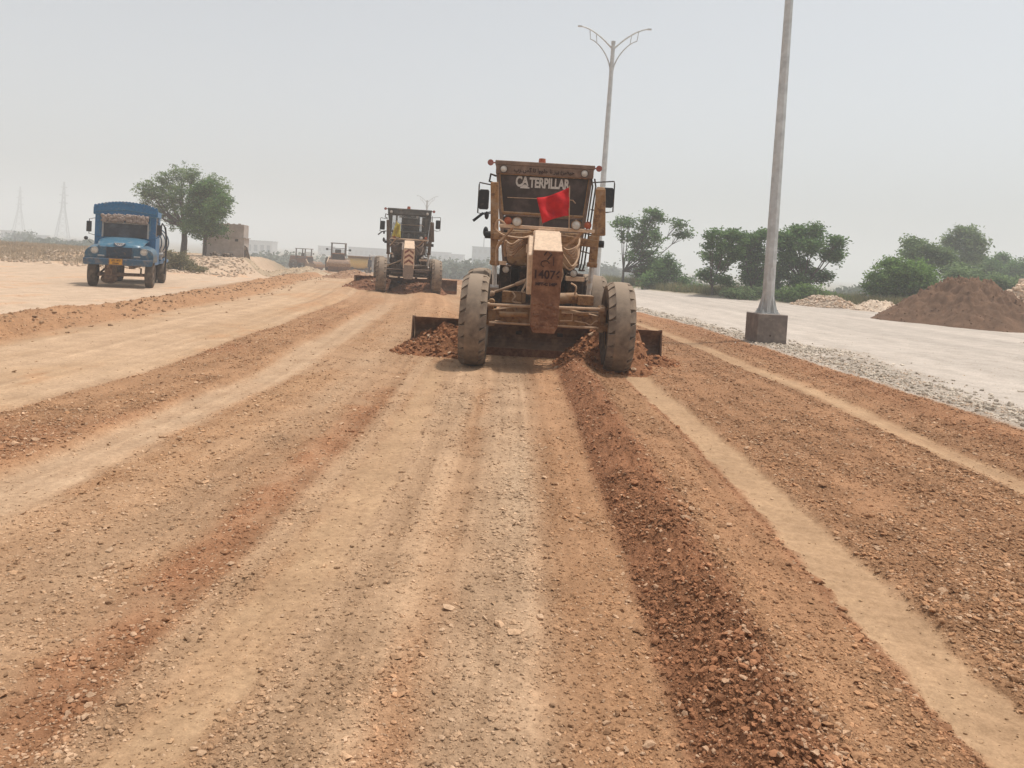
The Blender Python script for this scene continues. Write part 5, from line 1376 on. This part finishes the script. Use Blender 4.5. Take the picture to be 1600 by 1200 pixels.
M['cloth'] = paint('dark cloth', (.03, .032, .045), amount=.15, top=.1)
person()

# ------------------------------------------------------------------ pylons
M['pyl'] = paint('grey lattice steel', (.09, .09, .09), amount=.2, top=0, bump=0)
def pylon(px, py, Y, H, label, w0, w1, wd=.34):
    p = at(px, py, Y); t = empty('power_pylon', p, rad(20)); tag(t, label, 'pylon', 'power pylons on the left skyline')
    m = MB()
    def w(z): return (w0 + (w1 - w0) * min(1, z / (H * .52))) / 2 if z < H * .52 else w1 / 2 * (1 - .75 * (z - H * .52) / (H * .48))
    zs = [0, .15, .28, .40, .52, .60, .68, .76, .84, .92, 1]
    for i in range(len(zs) - 1):
        z0, z1 = zs[i] * H, zs[i + 1] * H; a, b = w(z0), w(z1)
        for (sx, sy) in ((-1, -1), (1, -1), (1, 1), (-1, 1)):
            m.bar((sx * a, sy * a, z0), (sx * b, sy * b, z1), wd, wd)
            nx, ny = (-sy, sx)
            m.bar((sx * a, sy * a, z0), (nx * b, ny * b, z1), wd * .45, wd * .45); m.bar((nx * a, ny * a, z0), (sx * b, sy * b, z1), wd * .45, wd * .45)
            m.bar((sx * b, sy * b, z1), (nx * b, ny * b, z1), wd * .45, wd * .45)
    m.build('lattice_tower', M['pyl'], t)
    m = MB()
    for z in (.62, .76, .90):
        L = H * (.075 if z < .9 else .055)
        for s in (-1, 1): m.bar((0, 0, z * H), (s * L, 0, z * H + .3), wd * .7, wd * .7); m.bar((0, 0, z * H + 1.0), (s * L, 0, z * H + .3), wd * .5, wd * .5)
    m.build('cross_arm', M['pyl'], t)
pylon(97, 372, 600, 43.0, 'taller grey power pylon left of the blue truck', 9.0, 2.6, .42)
pylon(29, 366, 720, 44.0, 'fainter power pylon at the left edge of the view', 9.4, 2.6, .45)

# ------------------------------------------------------------------ far buildings
M['far1'] = paint('grey rendered wall', (.22, .21, .20), amount=.2, scale=.4, bump=0)
M['far2'] = paint('blue grey wall', (.13, .145, .15), amount=.15, scale=.4, bump=0)
M['far3'] = paint('light wall', (.46, .44, .42), amount=.15, scale=.4, bump=0)
def building(px0, px1, ytop, ybase, Y, mat, label, floors=3, cols=5, mast=0, depth=12, canopy=0):
    Y *= 1.75; mast *= 1.75
    a = at(px0, ybase, Y); b = at(px1, ybase, Y); t_ = at((px0 + px1) / 2, ytop, Y)
    W = b.x - a.x; zb = min(a.z, b.z) - 2; H = t_.z - zb
    t = empty('building', ((a.x + b.x) / 2, Y, zb), math.atan2(-(a.x + b.x) / 2, Y) * .0); tag(t, label, 'building', 'hazy buildings on the skyline')
    m = MB(); m.box(-W / 2, W / 2, 0, depth, 0, H); wl = m.build('wall', M[mat], t)
    m = MB(); m.box(-W / 2 - .3, W / 2 + .3, -.4, depth + .3, H, H + .45)
    if canopy: m.box(-W * .2, W * .1, 3, 7, H + .45, H + 2.4)
    m.build('roof', M[mat], t)
    fh = (H - 2) / floors; cw = W / cols
    m0 = None
    for f in range(floors):
        for c in range(cols):
            x = -W / 2 + (c + .5) * cw; z = 2 + f * fh + fh * .3
            if m0 is None:
                k = MB(); k.box(-cw * .28, cw * .28, -.08, .02, 0, fh * .45); m0 = k.build('window', M['dkopen'], wl); m0.location = (x, 0, z)
            else:
                o = m0.copy(); COL.objects.link(o); o.parent = wl; o.location = (x, 0, z)
    if mast:
        m = MB(); m.cyl((-W * .1, 4, H), (-W * .1, 4, H + mast), .28, .2, 8); m.ball((-W * .1, 4, H + mast), 1.0, 12, 8, (1, 1, 1.3)); m.build('mast', M['far2'], t)
building(736, 778, 387, 422, 260, 'far2', 'grey blue block with a mast on its roof left of the near grader cab', 3, 5, mast=5.2)
building(778, 800, 391, 424, 270, 'far2', 'lower blue grey block adjoining the one with the mast', 3, 3)
building(655, 700, 394, 425, 300, 'far1', 'wide pale grey hazy block right of the far grader', 3, 5)
building(700, 722, 398, 426, 310, 'far1', 'narrow hazy block right of the wide pale grey one', 3, 2)
building(543, 600, 388, 418, 300, 'far2', 'long low hazy building behind the yellow tank trailer', 2, 7)
building(496, 515, 385, 405, 330, 'far1', 'faint small block behind the left road roller', 2, 3)
building(948, 992, 421, 446, 190, 'far2', 'flat grey hazy building left of the two trunked tree', 2, 5)
building(0, 22, 361, 388, 230, 'far3', 'pale low building at the left edge below the faint pylon', 2, 4, depth=9)
building(98, 132, 376, 392, 200, 'far3', 'low white walled building under the taller pylon', 1, 4, depth=8)
building(44, 62, 368, 385, 240, 'far1', 'small grey building between the two pylons', 1, 3, depth=8)
building(384, 424, 377, 398, 240, 'far3', 'pale flat building beyond the long block wall', 1, 4, depth=9)

# ------------------------------------------------------------------ far woods: hazy tree line
def woods(name, label, spans, n, size, mat, seed):
    rg = random.Random(seed); cl = []
    size *= 1.3
    for (x0, x1, y0, y1, Y, k) in spans:
        Y *= 1.4
        for i in range(k):
            x = x0 + (x1 - x0) * (i + rg.uniform(.1, .9)) / k; yt = rg.uniform(y0 - 3, y0 + 6); Yd = Y * rg.uniform(.92, 1.08)
            a = at(x, yt, Yd); b = at(x, y1 + 4, Yd); h = max((a.z - b.z) / 2, .5); r = abs(x1 - x0) / k * Yd / FPX * rg.uniform(.7, 1.2)
            cl.append((a.x, Yd, (a.z + b.z) / 2, r, r, h * 1.1))
    o = leaves(name, cl, n, size, M[mat], None, seed, aspect=.7); tag(o, label, 'woods', kind='stuff')
woods('far_woods', 'hazy line of trees and scrub along the skyline', [(425, 470, 399, 420, 150, 8), (465, 600, 404, 422, 170, 22), (655, 760, 408, 428, 150, 20), (600, 662, 404, 424, 190, 8), (655, 765, 412, 434, 110, 16), (740, 960, 418, 436, 160, 24), (385, 430, 400, 412, 120, 7)], 34000, .42, 'leafE', 5)
woods('far_woods', 'grey brown scrub on the skyline left of the blue truck', [(0, 60, 372, 390, 130, 9), (18, 50, 363, 386, 170, 5), (50, 145, 378, 392, 120, 14), (68, 96, 374, 388, 150, 5)], 12000, .35, 'leafE', 6)
woods('far_woods', 'hazy trees behind the lamp post and the right hand trees', [(980, 1100, 438, 456, 120, 12), (1310, 1370, 450, 468, 90, 6)], 5000, .35, 'leafE', 8)

# ------------------------------------------------------------------ haze
hm = bpy.data.materials.new('dusty air'); hm.use_nodes = True; hn = hm.node_tree
for x in list(hn.nodes):
    if x.type == 'BSDF_PRINCIPLED': hn.nodes.remove(x)
pv = hn.nodes.new('ShaderNodeVolumePrincipled')
pv.inputs['Color'].default_value = (.94, .975, 1.0, 1); pv.inputs['Density'].default_value = HAZE; pv.inputs['Anisotropy'].default_value = 0.0
hn.links.new(pv.outputs[0], hn.nodes['Material Output'].inputs['Volume'])
m = MB(); m.box(-4600, 4600, -200, 4800, -12, 52); hz_ = m.build('haze', hm, None); tag(hz_, 'pale dusty haze over the whole site', 'haze', kind='stuff')
